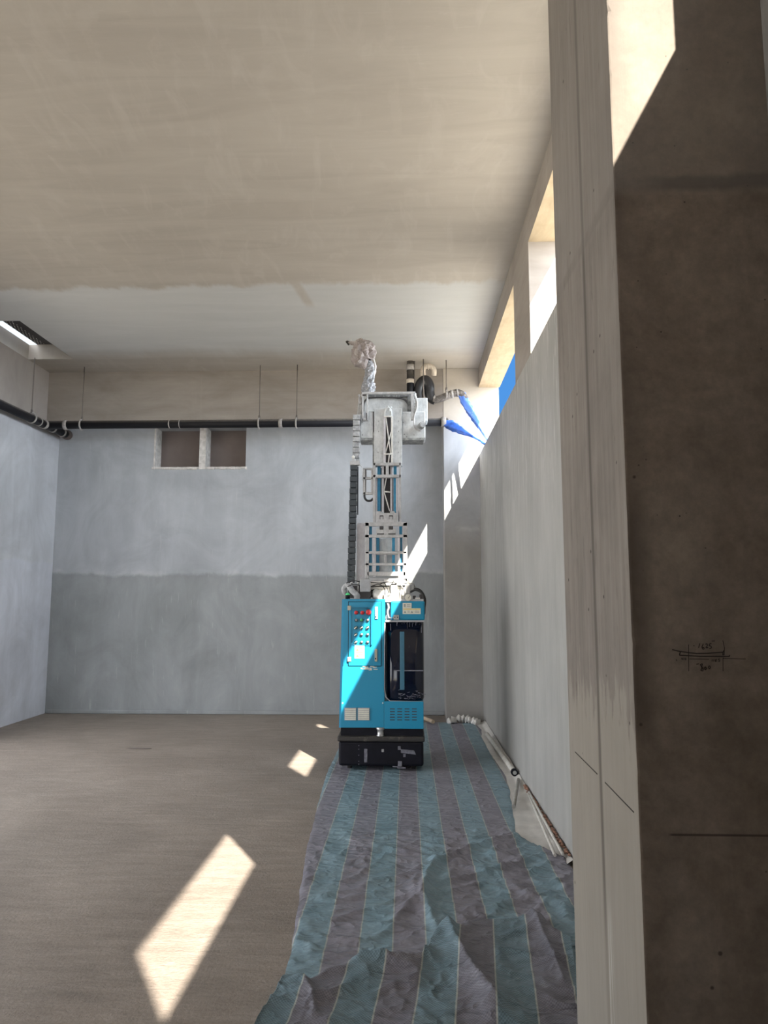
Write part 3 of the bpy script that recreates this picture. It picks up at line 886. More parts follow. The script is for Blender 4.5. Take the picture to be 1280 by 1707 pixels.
# turned-back flap at the near end of the tarp
EDGE = fpts((438, 1712), (455, 1680), (478, 1640), (500, 1652), (518, 1655), (545, 1636), (590, 1618), (640, 1614), (690, 1618), (706, 1612), (722, 1575), (736, 1562), (765, 1560), (800, 1546), (850, 1548), (885, 1537), (905, 1552), (925, 1572), (950, 1580))
def flap_mesh():
    bm = BM(); uvl = bm.loops.layers.uv.new('UVMap')
    # resample the edge
    L = [0]
    for a, b in zip(EDGE[:-1], EDGE[1:]): L.append(L[-1] + math.hypot(b[0] - a[0], b[1] - a[1]))
    n = 190; m = 110
    cols = []
    for i in range(n + 1):
        s = L[-1] * i / n
        k = 0
        while k < len(L) - 2 and L[k + 1] < s: k += 1
        t = (s - L[k]) / (L[k + 1] - L[k])
        ex = EDGE[k][0] + (EDGE[k + 1][0] - EDGE[k][0]) * t
        ey = EDGE[k][1] + (EDGE[k + 1][1] - EDGE[k][1]) * t
        g = i / n
        bx = -.62 + 1.13 * g                    # bottom end, by the feet of the photographer
        by = 2.05
        col = []
        for j in range(m + 1):
            v = (j / m)
            x = ex + (bx - ex) * (v ** 1.0); y = ey + (by - ey) * v
            if y < 2.52 and x > .515: x = .515
            if x > .915: x = .915
            dist = math.hypot(x - ex, y - ey)
            z = .014 + .048 * (1 - math.exp(-dist / .02)) * (.45 + .55 * math.exp(-dist / .12))
            z += max(0, rough(x + 3, y, .9)) + .024 * max(0, noise.noise(Vector((x * 5, y * 2.2, 7))))
            for pts, hw, h in FL_RIDGES:
                d, tt = seg_dist(x, y, pts)
                if d < hw * 3.5: z += h * math.exp(-(d / hw) * 1.2)
            if j == 0: z = .008
            col.append((bm.verts.new((x, y, z)), x, y))
        cols.append(col)
    for a, b in zip(cols[:-1], cols[1:]):
        for j in range(m):
            q = (a[j], a[j + 1], b[j + 1], b[j])
            f = bm.faces.new([v[0] for v in q]); f.smooth = True
            for lp, v in zip(f.loops, q): lp[uvl].uv = (v[1] - (v[2] - 2.9) * .10, v[2])
    bmesh.ops.recalc_face_normals(bm, faces=bm.faces)
    return bm
FL_RIDGES = [
    (fpts((738, 1548), (762, 1600), (795, 1660), (830, 1707)), .05, .055),
    (fpts((885, 1540), (915, 1600), (940, 1660)), .035, .030),
    (fpts((505, 1658), (520, 1690), (524, 1712)), .03, .025),
    (fpts((600, 1625), (680, 1625), (708, 1612)), .03, .030),
]
obj('turned_back_flap', flap_mesh(), M['tarp2'], tp, fix=False)

def stick(name, label, a, b, r, mat, cat='stick', extra=None, group=None):
    o = thing(name, ((a[0] + b[0]) / 2, (a[1] + b[1]) / 2, min(a[2], b[2]) - r), label, cat, group)
    bm = BM(); cyl(bm, a, b, r, 16); obj('shaft', bm, mat, o)
    if extra: extra(o, Vector(a), Vector(b))
    return o
def endring(o, a, b):
    bm = BM(); d = (b - a).normalized(); cyl(bm, b - d * .03, b + d * .004, .030, 18); obj('black_end_cap', bm, M['black'], o)
    bm = BM(); cyl(bm, b + d * .0, b + d * .008, .016, 16); obj('cap_core', bm, M['steel'], o)
a, b = F(812, 1225, .04), F(858, 1289, .04)
stick('plastic_tube', 'white plastic tube with a black end cap lying along the wall', (min(a.x, .895), a.y, .045), (.895, b.y, .045), .022, M['tubew'], 'tube', endring)
a, b = F(864, 1300, .03), F(856, 1345, .03)
stick('short_stick', 'short grey stick lying near the wall beyond the tarp edge', (a.x, a.y, .032), (b.x, b.y, .032), .014, M['tubeg'])
a, b = F(880, 1325, .02), F(925, 1430, .02)
stick('thin_conduit', 'left one of two thin white conduits lying on the film by the wall', (a.x, a.y, .034), (b.x, b.y, .034), .009, M['tubew'], 'tube', None, 'thin conduits on the film')
a, b = F(890, 1325, .02), F(938, 1430, .02)
stick('thin_conduit', 'right one of two thin white conduits, close against the wall', (min(a.x, .915), a.y, .040), (min(b.x, .91), b.y, .040), .009, M['tubew'], 'tube', None, 'thin conduits on the film')
a, b = F(706, 1197, .02), F(722, 1207, .02)
stick('wooden_stick', 'pale wooden stick on the floor behind the robot base', (a.x - .12, a.y + .15, .046), (b.x, b.y, .046), .022, M['wood'])
# crumbs along the wall foot
bm = BM(); random.seed(5)
for i in range(170):
    y = random.uniform(4.35, 5.9); s = random.uniform(.004, .012)
    x = XW - .004 - s - random.random() ** 2 * .02
    ball(bm, Vector((x, y, .035 + s * .6)), s, 5, (1, 1.3, .7))
tag(obj('brick_crumb', bm, M['rubble']), 'reddish brick crumbs scattered along the foot of the right wall', 'rubble', None, 'stuff')
bm = BM()
c = F(231, 1248)
ball(bm, Vector((c.x, c.y, .004)), .07, 12, (1.9, .5, .05))
tag(obj('dried_splash', bm, M['niche'], None, c), 'dark dried splash on the left part of the floor', 'stain')
# plastic bunch at the far end of the tarp
bm = BM()
c0 = F(785, 1207)
pts = smooth_path([(c0.x - .28, 8.86, .02), (c0.x - .12, 8.92, .06), (c0.x, 8.88, .04), (c0.x + .08, 8.80, .03)], 10)
tube(bm, pts, [.02 + .025 * abs(math.sin(i * .9)) for i in range(len(pts))], 14, True, lambda q, p, r, a: p + (q - p) * (1 + .6 * noise.noise(q * 40)))
tag(obj('film_bunch', bm, M['film']), 'crumpled plastic film bunched at the foot of the corner column', 'plastic sheet')

# ------------------------------------------------------------------ the painting robot
YF = 6.46
base_c = W(634, 1287, YF)
rob = thing('plastering_robot', (base_c.x, YF + .37, 0.0), 'tall cyan and grey wall finishing robot standing on the striped tarp', 'robot')
T0 = .014   # tarp thickness under the base

# mobile base
xa, xb, z0, z1 = rect(564, 1236, 706, 1284, YF)
bm = BM(); box(bm, xa, xb, YF, YF + .74, T0 + .035, z1, .022, 3)
base = obj('mobile_base', bm, M['black'], rob)
a0, b0, c0_, d0_ = rect(562, 1228, 708, 1237, YF - .012)
bm = BM(); box(bm, a0, b0, YF - .012, YF + .755, c0_, d0_, .012, 3); obj('rubber_lip', bm, M['lip'], base)
for px in (583, 688):
    for dy in (.09, .62):
        c = W(px, 1280, YF + dy)
        bm = BM(); cyl(bm, (c.x - .018, YF + dy, T0 + .042), (c.x + .018, YF + dy, T0 + .042), .042, 24); obj('wheel', bm, M['lip'], base)
bm = BM(); pbox(bm, 607, 1248.5, 612.5, 1271, YF - .006, .01, .003); obj('vertical_handle', bm, M['smear'], base)
bm = BM(); pbox(bm, 636, 1249, 640, 1254, YF - .004, .01, .003); obj('lock', bm, M['steel'], base)
bm = BM()
q = [W(x, y, YF - .004) for x, y in ((668, 1249), (690, 1251), (693, 1258), (668, 1255))]
v = [bm.verts.new(p) for p in q] + [bm.verts.new(p + Vector((0, .006, 0))) for p in q]
bm.faces.new(v[:4]); bm.faces.new(v[4:][::-1])
for i in range(4): bm.faces.new((v[i], v[(i + 1) % 4], v[4 + (i + 1) % 4], v[4 + i]))
obj('pale_tape', bm, M['smear'], base)
bm = BM(); pbox(bm, 663, 1269, 670, 1278, YF - .01, .014, .002); obj('charging_socket', bm, M['smear'], base)
bm = BM(); pbox(bm, 663, 1244, 668, 1250, YF - .006, .01, .002); obj('connector', bm, M['smear'], base)
for k, y in enumerate((1243, 1249, 1259, 1269, 1274)):
    bm = BM(); c = W(598, y, YF - .002); cyl(bm, c, c + Vector((0, .006, 0)), .0042, 8); obj('screw', bm, M['smear'], base)
bm = BM()
for (x0, y0, x1, y1) in ((654, 1277, 664, 1279), (662, 1279, 676, 1281), (672, 1257, 676, 1262)): pbox(bm, x0, y0, x1, y1, YF - .002, .004)
obj('scuff_mark', bm, M['smear'], base)['kind'] = 'stuff'

# plinth and turntable
xa, xb, z0, z1 = rect(568, 1212, 705, 1229, YF + .03)
bm = BM(); box(bm, xa, xb, YF + .03, YF + .70, z0 - .01, z1 + .01); obj('plinth', bm, M['black'], rob)
bm = BM(); c = W(634, 1222, YF + .01); zt, zb = W(634, 1213, YF).z, W(634, 1229, YF).z
tube(bm, [(c.x, YF + .035, zb), (c.x, YF + .035, zb + .012), (c.x, YF + .035, zb + .018), (c.x, YF + .035, zt - .025), (c.x, YF + .035, zt)], [.036, .036, .030, .030, .046], 24)
obj('jack_foot', bm, M['steel'], rob)

# left cabinet
YCAB = YF + .01
def poly_prism(bm, pts, Y, t):
    q = [W(x, y, Y) for x, y in pts]
    v = [bm.verts.new(p) for p in q]; w = [bm.verts.new(p + Vector((0, t, 0))) for p in q]
    bm.faces.new(v); bm.faces.new(w[::-1])
    n = len(pts)
    for i in range(n): bm.faces.new((v[i], v[(i + 1) % n], w[(i + 1) % n], w[i]))
bm = BM(); poly_prism(bm, ((574, 998.5), (642, 998.5), (641, 1213), (570, 1213)), YCAB, .66)
cab = obj('control_cabinet', bm, M['blue'], rob)
bm = BM()
qf = [W(x, y, YCAB) for x, y in ((574, 998.5), (570, 1213))]
qb = [W(x, y, YCAB + .05) for x, y in ((570, 999), (565, 1213))]
v = [bm.verts.new(p) for p in (qf[0], qf[1], qb[1], qb[0], qb[0] + Vector((0, .58, 0)), qb[1] + Vector((0, .58, 0)), qf[0] + Vector((0, .63, 0)), qf[1] + Vector((0, .63, 0)))]
bm.faces.new((v[0], v[1], v[2], v[3])); bm.faces.new((v[3], v[2], v[5], v[4])); bm.faces.new((v[4], v[5], v[7], v[6]))
bm.faces.new((v[0], v[3], v[4], v[6])); bm.faces.new((v[1], v[7], v[5], v[2])); bm.faces.new((v[0], v[6], v[7], v[1]))
obj('bevelled_side_panel', bm, M['blue_dark'], cab)
# lower service panel, standing slightly proud
bm = BM(); poly_prism(bm, ((571, 1111), (640, 1111), (639.5, 1212), (568, 1212)), YCAB - .006, .008); obj('service_panel', bm, M['blue'], cab)
for px in (571, 638):
    bm = BM(); c = W(px, 1172, YCAB - .008); cyl(bm, c, c + Vector((0, .006, 0)), .006, 10); obj('panel_screw', bm, M['white'], cab)
# plaster smears at the seam
bm = BM(); random.seed(22)
for i in range(16):
    x = random.uniform(600, 624); y = 1112 + random.uniform(-2, 4) + (x - 600) * .02
    pbox(bm, x, y, x + random.uniform(2, 7), y + random.uniform(.6, 1.6), YCAB - .009, .003)
obj('plaster_splash', bm, M['sticker'], cab)['kind'] = 'stuff'
for x0 in (574, 596):
    bm = BM(); pbox(bm, x0, 1180, x0 + 20, 1201, YCAB - .012, .006, .001)
    g = obj('air_vent', bm, M['grey'], rob)
    g['label'] = 'pale grey slatted vent'
    bm = BM()
    for k in range(6): pbox(bm, x0 + 1, 1181.5 + k * 3.3, x0 + 19, 1183.4 + k * 3.3, YCAB - .020, .010)
    obj('vent_slat', bm, M['sticker'], g)
# control door
YD = YCAB - .012
bm = BM(); pbox(bm, 581, 1003.5, 635, 1110, YD, .014, .003); door = obj('control_door', bm, M['blue'], rob)
bm = BM()
for (x0, y0, x1, y1) in ((580, 1002.6, 635.5, 1003.6), (580, 1109.5, 635.5, 1110.8), (580, 1003, 581, 1110), (634.6, 1003, 635.8, 1110)): pbox(bm, x0, y0, x1, y1, YCAB - .002, .004)
obj('door_gap', bm, M['black'], door)
# raised hood around the recessed button field
bm = BM()
pbox(bm, 587, 1012.4, 613, 1014.6, YD - .022, .024, .002)
pbox(bm, 618, 1020, 620, 1075.5, YD - .022, .024, .002)
tube(bm, smooth_path([W(611, 1013.6, YD - .010), W(616, 1015, YD - .010), W(619, 1021, YD - .010)], 5), .008, 8)
obj('panel_hood', bm, M['blue_dark'], door)
bm = BM()
tube(bm, [W(585.5, 1071, YD - .002), W(590, 1075.5, YD - .002), W(619, 1076, YD - .002)], .004, 8)
tube(bm, [W(585.5, 1015, YD - .002), W(585.5, 1071, YD - .002)], .003, 8)
obj('panel_rim', bm, M['blue'], door)
def knob(px, py, kind):
    c = W(px, py, YD)
    bm = BM()
    if kind in ('red', 'stop'):
        r = .017 if kind == 'red' else .024
        cyl(bm, c, c + Vector((0, -.030, 0)), r * .8, 18)
        ball(bm, c + Vector((0, -.032, 0)), r, 16, (1, .55, 1))
        o = obj('push_button' if kind == 'red' else 'emergency_stop', bm, M['red'], door)
        o['label'] = 'red button' if kind == 'red' else 'large red emergency stop button'
        if kind == 'stop':
            b2 = BM(); cyl(b2, c, c + Vector((0, -.016, 0)), .026, 20); obj('button_collar', b2, M['dknob'], door)
        return
    cyl(bm, c, c + Vector((0, -.012, 0)), .0145, 16)
    if kind == 'switch':
        b3 = BM(); a = c + Vector((-.010, -.012, -.006)); b = c + Vector((.010, -.028, .008))
        tube(b3, [a, b], [.006, .005], 8); obj('switch_lever', b3, M['sticker'], door)
    elif kind == 'green':
        b3 = BM(); ball(b3, c + Vector((0, -.014, .004)), .012, 12); obj('indicator_lens', b3, M['green'], door)
    else:
        b3 = BM(); ball(b3, c + Vector((.003, -.014, .003)), .010, 12); obj('indicator_lens', b3, M['grey'], door)
    obj('button_base', bm, M['dknob'], door)
knob(594, 1021, 'red'); knob(604.2, 1021.3, 'red'); knob(614.4, 1020.5, 'stop')
knob(593.6, 1034, 'dark'); knob(602.6, 1034, 'green'); knob(612.8, 1034, 'dark')
for r_, py in enumerate((1046.5, 1058, 1070.5)):
    for px in (593, 602.6, 612.6): knob(px, py, 'switch' if r_ == 0 or px < 596 else 'dark')
bm = BM(); pbox(bm, 625, 1011.5, 629.6, 1032, YD - .010, .012, .003); obj('upper_latch', bm, M['white'], door)
bm = BM(); pbox(bm, 624.5, 1082, 628.8, 1103, YD - .010, .012, .003); obj('lower_latch', bm, M['brass'], door)
for p in ((626.5, 1028), (626.0, 1098)):
    bm = BM(); c = W(p[0], p[1], YD - .011); cyl(bm, c, c + Vector((0, -.004, 0)), .006, 10); obj('key_lock', bm, M['black'], door)
for py in (1013.5, 1099):
    bm = BM(); pbox(bm, 579.2, py - 3.8, 585, py + 3.8, YD - .010, .016, .002); obj('door_hinge', bm, M['brass'], door)
bm = BM(); pbox(bm, 591, 1076, 607.4, 1097.5, YD - .003, .003); st = obj('warning_label', bm, M['sticker'], door)
bm = BM()
for (x0, y0, x1, y1) in ((594, 1078, 604.5, 1079.4), (600, 1080.5, 604.5, 1082), (600, 1083.5, 605, 1084.4), (593, 1087, 605, 1088.5), (598, 1091, 605, 1092), (598, 1093.5, 605, 1094.5)): pbox(bm, x0, y0, x1, y1, YD - .004, .001)
o = obj('label_print', bm, M['yellow'], door); o['kind'] = 'stuff'
for yy in (1080.5, 1090.5):
    bm = BM(); poly_prism(bm, ((595.5, yy), (598.2, yy + 4.5), (593, yy + 4.5)), YD - .004, .001); obj('warning_triangle', bm, M['yellow'], door)

# right side: top housing, smoked tank, lower louvre
bm = BM(); xa, xb, z0, z1 = rect(651, 1002, 708, 1034, YF + .02)
box(bm, xa, xb, YF + .02, YF + .62, z0, z1, .014, 3); top = obj('tank_housing', bm, M['blue'], rob)
bm = BM(); pbox(bm, 671, 1005, 686, 1014, YF + .017, .004); pbox(bm, 671, 1014, 701, 1023.5, YF + .016, .004); obj('warning_label', bm, M['sticker'], top)
bm = BM(); pbox(bm, 672, 1014.8, 700.5, 1016.2, YF + .014, .002)
obj('yellow_strip', bm, M['yellow'], top)
bm = BM()
for x in (673, 684.5): poly_prism(bm, ((x + 2, 1017.8), (x + 4.4, 1022), (x - .4, 1022)), YF + .014, .001)
for (x0, y0, x1, y1) in ((679, 1018.5, 683, 1019.3), (679, 1020.5, 683, 1021.3), (691, 1018.3, 699, 1019.3), (691, 1020.3, 699, 1021.3), (673, 1007, 676, 1012), (678, 1007.5, 684, 1008.5), (678, 1010, 684, 1011)): pbox(bm, x0, y0, x1, y1, YF + .014, .002)
obj('label_print', bm, M['print'], top)['kind'] = 'stuff'
bm = BM(); pbox(bm, 656, 1025, 665, 1033, YF + .008, .014, .002); lt = obj('toggle_latch', bm, M['steel'], top)
bm = BM()
for x in (658, 662.5): c = W(x, 1029, YF + .006); cyl(bm, c, c + Vector((0, .004, 0)), .005, 8)
obj('latch_screw', bm, M['black'], top)

# smoked drum (a rounded box standing in an open frame)
xa, xb, z0, z1 = rect(644, 1036, 707, 1170, YF + .015)
bm = BM()
n = 28; prof = []
w = (xb - xa) / 2; cx = (xa + xb) / 2
for i in range(n + 1):
    a = math.pi * i / n
    # superellipse front
    ca, sa = math.cos(a), math.sin(a)
    prof.append((cx - w * math.copysign(abs(ca) ** .45, ca), YF + .16 - .145 * abs(sa) ** .45))
prof += [(xb, YF + .6), (xa, YF + .6)]
lv = [(z0, .93), (z0 + .012, .97), (z0 + .035, 1.0), (z1, 1.0)]
rings = []
for z, s in lv: rings.append([bm.verts.new((cx + (x - cx) * s, (YF + .3) + (y - YF - .3) * s, z)) for x, y in prof])
for a, b in zip(rings[:-1], rings[1:]):
    for i in range(len(prof)):
        j = (i + 1) % len(prof); f = bm.faces.new((a[i], a[j], b[j], b[i])); f.smooth = i < n
bm.faces.new(rings[0]); bm.faces.new(rings[-1])
tank = obj('smoked_tank', bm, M['navy'], rob)
bm = BM(); pbox(bm, 666.5, 1053, 674, 1150, YF + .010, .006, .0025); obj('lit_strip', bm, M['strip'], tank)  # something lit inside the tank, put into the colour of a strip
bm = BM(); pbox(bm, 661, 1117, 705.5, 1119, YF + .012, .004, .001); obj('pale_line', bm, M['smear'], tank)  # thin pale line across the tank front
bm = BM(); random.seed(9)
for i in range(34):
    x = random.uniform(663, 703); y = 1166 - abs(random.gauss(0, 1)) * 8
    l = random.uniform(2, 7)
    p0, p1 = W(x, y, YF + .012), W(x + l, y - random.uniform(-1, 2.5), YF + .012)
    tube(bm, [p0, p1], random.uniform(.0015, .003), 5)
for i in range(22):
    x = random.uniform(650, 703); y = 1037 + random.uniform(0, 3); l = random.uniform(2, 18) * random.random()
    pbox(bm, x, y, x + random.uniform(.5, 1.2), y + l, YF + .0125, .002)
obj('plaster_dribble', bm, M['smear'], tank)['kind'] = 'stuff'
bm = BM(); tube(bm, [W(641.5, 1038, YF + .01), W(641, 1090, YF + .01), W(641, 1150, YF + .01), W(643, 1162, YF + .01), W(650, 1168.5, YF + .01), W(706, 1169.5, YF + .01)], .0045, 8)
obj('tank_edge_trim', bm, M['grey'], tank)
xa, xb, z0, z1 = rect(640, 1169, 706, 1215, YF + .005)
bm = BM(); box(bm, xa, xb, YF + .005, YF + .66, z0, z1, .004, 2); low = obj('lower_cover', bm, M['blue'], rob)
bm = BM()
for i in range(4):
    for j in range(5):
        x0 = 650 + i * 12.2; y0 = 1181 + j * 4.6
        bm = BM(); pbox(bm, x0, y0, x0 + 8, y0 + 1.5, YF + .002, .004); obj('louvre_slot', bm, M['inner'], low)
bm = BM(); pbox(bm, 642, 1034, 707, 1037, YF - .0, .6, .002); obj('tank_top_plate', bm, M['grey'], rob)
# gap behind, between cabinet and housing
bm = BM(); pbox(bm, 641, 1000, 653, 1036, YF + .10, .4); obj('inner_bay', bm, M['grey'], rob)
bm = BM(); tube(bm, smooth_path([W(645, 1004, YF + .06), W(648, 1012, YF + .05), W(646, 1020, YF + .05), W(648, 1030, YF + .05)], 6), .008, 8); obj('white_hose', bm, M['white'], rob)
bm = BM(); cyl(bm, W(645, 1030, YF + .04), W(657, 1030, YF + .02), .006, 8); obj('latch_rod', bm, M['steel'], rob)

# ---- equipment on the deck
zd = W(600, 998, YF).z
def part(name, mat, fn, parent=rob, label=None):
    b_ = BM(); fn(b_); o = obj(name, b_, M[mat], parent)
    if label: o['label'] = label
    return o
part('deck_plate', 'frame', lambda b: box(b, W(572, 1000, YF + .02).x, W(706, 1000, YF + .02).x, YF + .04, YF + .68, zd - .03, zd - .002))
part('terminal_box', 'grey', lambda b: pbox(b, 600, 965, 617, 986.5, YF + .10, .12, .006))
part('box_stand', 'inner', lambda b: (pbox(b, 596, 986, 618, 995, YF + .13, .3), pbox(b, 600, 994.5, 616, 999, YF + .09, .2)))
part('gland_fitting', 'chain_dust', lambda b: tube(b, smooth_path([W(577, 992, YF + .2), W(573, 982, YF + .18), W(580, 976, YF + .16), W(588, 986, YF + .14), W(594, 991, YF + .12), W(596, 998, YF + .12)], 6), [.012, .016, .020] + [.024] * 6 + [.026] * 16 + [.03] * 6, 16))
part('status_lamp', 'green', lambda b: (ball(b, W(579.5, 991.5, YF + .06), .021, 16, (1, 1, .9)),))
part('lamp_base', 'black', lambda b: cyl(b, W(579.5, 998.5, YF + .06), W(579.5, 992, YF + .06), .021, 18))
part('manifold_block', 'inner', lambda b: (pbox(b, 580, 976, 600, 997, YF + .30, .2, .004), pbox(b, 616, 970, 636, 996, YF + .32, .2, .004)))
def bolts(b):
    for (x, y) in ((586, 972), (597, 972)): cyl(b, W(x, 990, YF + .24), W(x, y, YF + .24), .006, 8); ball(b, W(x, y, YF + .24), .014, 8)
    for k in range(5): cyl(b, W(617, 972 + k * 4.6, YF + .29), W(634, 972 + k * 4.6, YF + .29), .007, 8)
part('hydraulic_fitting', 'steel', bolts)
part('pump_motor', 'white', lambda b: (ball(b, W(629, 988, YF + .18), .046, 18, (1, 1, .8)), cyl(b, W(629, 999, YF + .18), W(629, 988, YF + .18), .046, 22)))
part('valve_bank', 'white', lambda b: (pbox(b, 634, 975, 650, 998, YF + .26, .12, .006), pbox(b, 651, 972, 662, 999, YF + .22, .12, .006), pbox(b, 663, 968, 676, 999, YF + .26, .12, .006), pbox(b, 640, 988, 668, 1001, YF + .16, .1, .006)))
part('pipe_union', 'steel', lambda b: (pbox(b, 643, 998, 652, 1004, YF + .05, .06, .004), pbox(b, 645, 1004, 650, 1012, YF + .06, .05, .003), cyl(b, W(647.5, 996, YF + .07), W(647.5, 988, YF + .07), .013, 12)))
def gauge(b):
    c = W(680, 996, YF + .03); cyl(b, c, c + Vector((0, .035, 0)), .034, 24)
    cyl(b, W(680, 1008, YF + .05), W(680, 1000, YF + .05), .012, 10)
gg = part('pressure_gauge', 'steel', gauge)
part('gauge_dial', 'sticker', lambda b: cyl(b, W(680, 996, YF + .0295) + Vector((0, 0, 0)), W(680, 996, YF + .0295) + Vector((0, -.002, 0)), .028, 24), gg)
part('gauge_needle', 'black', lambda b: tube(b, [W(680, 997.5, YF + .026), W(683, 993, YF + .026)], .0018, 6), gg)
part('regulator_stack', 'steel', lambda b: (pbox(b, 676, 974, 684, 990, YF + .10, .05, .006), pbox(b, 678, 966, 682, 975, YF + .11, .03, .004), pbox(b, 685, 976, 690, 986, YF + .12, .05, .004)))
part('top_bar', 'steel', lambda b: tube(b, [W(672, 972.5, YF + .15), W(690, 973, YF + .15), W(692, 980, YF + .15)], .006, 8))
part('arched_hose', 'cable', lambda b: tube(b, smooth_path([W(684, 987, YF + .10), W(692, 983.5, YF + .09), W(701, 987, YF + .08), W(706, 996, YF + .07), W(707.5, 1010, YF + .055), W(707, 1024, YF + .05)], 7), .010, 10))
part('arched_hose', 'cable', lambda b: tube(b, smooth_path([W(686, 984, YF + .14), W(694, 981, YF + .13), W(703, 986, YF + .12), W(709, 999, YF + .12), W(708, 1014, YF + .12)], 7), .007, 10))
part('solenoid', 'inner', lambda b: (pbox(b, 688, 993, 693, 1002, YF + .06, .05, .003), pbox(b, 699, 991, 706, 1000, YF + .07, .05, .003)))
part('solenoid_cap', 'white', lambda b: pbox(b, 692, 996, 700, 1002, YF + .055, .05, .003))
HOSES = [((577, 972), (590, 968), (600, 970), (612, 968)), ((616, 970), (632, 972), (648, 970), (662, 973)), ((618, 978), (630, 974), (640, 980), (642, 992)),
         ((632, 975), (640, 972), (646, 982), (648, 992)), ((662, 971), (668, 975), (674, 984), (674, 994)), ((656, 968), (650, 980), (652, 990)), ((668, 974), (666, 986), (666, 998)),
         ((616, 986), (624, 983), (634, 986)), ((579, 978), (590, 974), (600, 976))]
for i, h in enumerate(HOSES):
    yy = YF + .12 + .02 * (i % 4)
    part('cable', 'cable' if i not in (4,) else 'steel', lambda b: tube(b, smooth_path([W(x, y, yy) for x, y in h], 6), .0042, 7))

# ---- telescopic mast
SPLIT = ('bracket_slot', 'carriage_slot', 'frame_column', 'truss_rail', 'dark_notch', 'side_plate', 'lower_bracket_plate', 'bracket_shadow_strip', 'mast_cavity', 'mast_foot', 'base_bracket')
Y1, Y2, Y3, YH = 6.74, 6.80, 6.86, 6.88
def bars(name, mat, rects, Y, t, parent=rob, bev=.003, split=False):
    if split or name in SPLIT:
        for r_ in rects:
            b_ = BM(); pbox(b_, *r_, Y, t, bev, 1); o = obj(name, b_, M[mat], parent)
        return o
    b_ = BM()
    for r_ in rects: pbox(b_, *r_, Y, t, bev, 1)
    return obj(name, b_, M[mat], parent)
s1 = bars('lower_mast_frame', 'frame', ((608, 871, 615, 978), (672, 871, 679, 978), (608, 870.5, 679, 877), (608, 891, 679, 896), (640, 877, 647, 891),
                                     (609, 919, 678, 923), (609, 938.5, 678, 942.5), (612, 953, 676, 960), (609, 964, 679, 970)), Y1, .035)
bars('frame_column', 'lilac', ((622, 896, 626, 962), (663, 896, 667, 962), (610.5, 896, 613, 960)), Y1 + .012, .03, s1)
bars('lower_bracket_plate', 'frame', ((627, 881, 640, 890), (647, 881, 660, 890)), Y1 + .0, .02, s1)
bars('bracket_slot', 'inner', ((628, 889, 640, 891), (647, 889, 659.5, 891), (632.5, 877, 639, 883), (648, 877, 655, 883)), Y1 + -.002, .02, s1)
bars('inner_crossbar', 'frame', ((640, 923, 645, 939), (626, 923, 664, 925)), Y1 + .03, .02, s1)
for x0 in (615, 627, 653.5, 665.5):
    o = bars('guide_rail', 'rail', ((x0, 877 if x0 in (615, 665.5) else 896, x0 + 4.8, 955 if x0 != 665.5 else 956),), Y1 + .040, .03, s1)
    o['label'] = 'cyan guide rail'
bars('mast_back_plate', 'head', ((632, 898, 654, 954),), Y1 + .075, .01, s1)
bars('mast_foot', 'white', ((608, 969, 679, 979), (612, 976, 636, 984)), Y1 - .02, .10, rob)
bars('base_bracket', 'white', ((640, 966, 676, 976), (600, 976, 612, 985)), Y1 - .06, .12, rob)

s2 = bars('middle_mast_frame', 'frame', ((621.5, 771, 626, 872), (665, 771, 668.5, 872), (621.5, 771, 668.5, 776), (621.5, 791, 668.5, 796), (643, 776, 648, 791)), Y2, .05)
bars('side_plate', 'lilac', ((626, 796, 628.6, 868), (660, 796, 663, 868), (664, 796, 666, 868)), Y2 + .03, .05, s2)
bars('carriage_block', 'frame', ((626, 855, 663, 872), (627, 852, 635, 856), (650, 852, 658, 856)), Y2 - .015, .05, s2)
bars('carriage_slot', 'inner', ((632.5, 859, 639, 861), (632.5, 859, 633.8, 866), (638, 859, 639.2, 866), (648, 859, 655, 861), (648, 859, 649.2, 866), (654, 859, 655.2, 866)), Y2 - .017, .01, s2)
for x0 in (629, 656):
    o = bars('guide_rail', 'rail', ((x0, 776, x0 + 5.2, 855),), Y2 + .045, .03, s2); o['label'] = 'cyan guide rail'
bars('mast_cavity', 'inner', ((640, 776, 651, 855), (634.2, 780, 636, 853), (652.5, 796, 655.5, 853)), Y2 + .08, .02, s2)
bars('truss_rail', 'lilac', ((636.5, 776, 640, 853), (650.5, 776, 654, 853)), Y2 + .04, .02, s2)
def truss(b):
    tube(b, [W(644.5, 794, Y2 + .035), W(640, 818, Y2 + .035)], .006, 6)
    tube(b, [W(640, 819.5, Y2 + .035), W(651, 820.5, Y2 + .035)], .008, 6)
    tube(b, [W(640, 820, Y2 + .035), W(649.5, 852, Y2 + .035)], .006, 6)
part('truss_brace', 'white', truss, s2)

s3 = bars('upper_mast_plate', 'head', ((623.5, 681, 670, 777),), Y3, .06)
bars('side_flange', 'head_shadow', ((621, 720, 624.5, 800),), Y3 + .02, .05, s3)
bars('truss_rail', 'lilac', ((639, 692, 642.5, 775),), Y3 - .035, .02, s3)
bars('truss_rail', 'white', ((652, 694, 655, 775),), Y3 - .035, .02, s3)
bars('mast_channel', 'inner', ((643, 694, 651.5, 774),), Y3 - .006, .012, s3)
def truss3(b):
    tube(b, [W(643, 695, Y3 - .03), W(651, 756, Y3 - .03)], .006, 6)
    tube(b, [W(652, 720, Y3 - .03), W(642, 757, Y3 - .03)], .006, 6)
    tube(b, [W(640, 757, Y3 - .035), W(654, 757, Y3 - .035)], .007, 6)
    tube(b, [W(640, 694.5, Y3 - .035), W(653, 694.5, Y3 - .035)], .007, 6)
    tube(b, [W(649, 758, Y3 - .03), W(647, 774, Y3 - .03)], .006, 6)
part('truss_brace', 'white', truss3, s3)
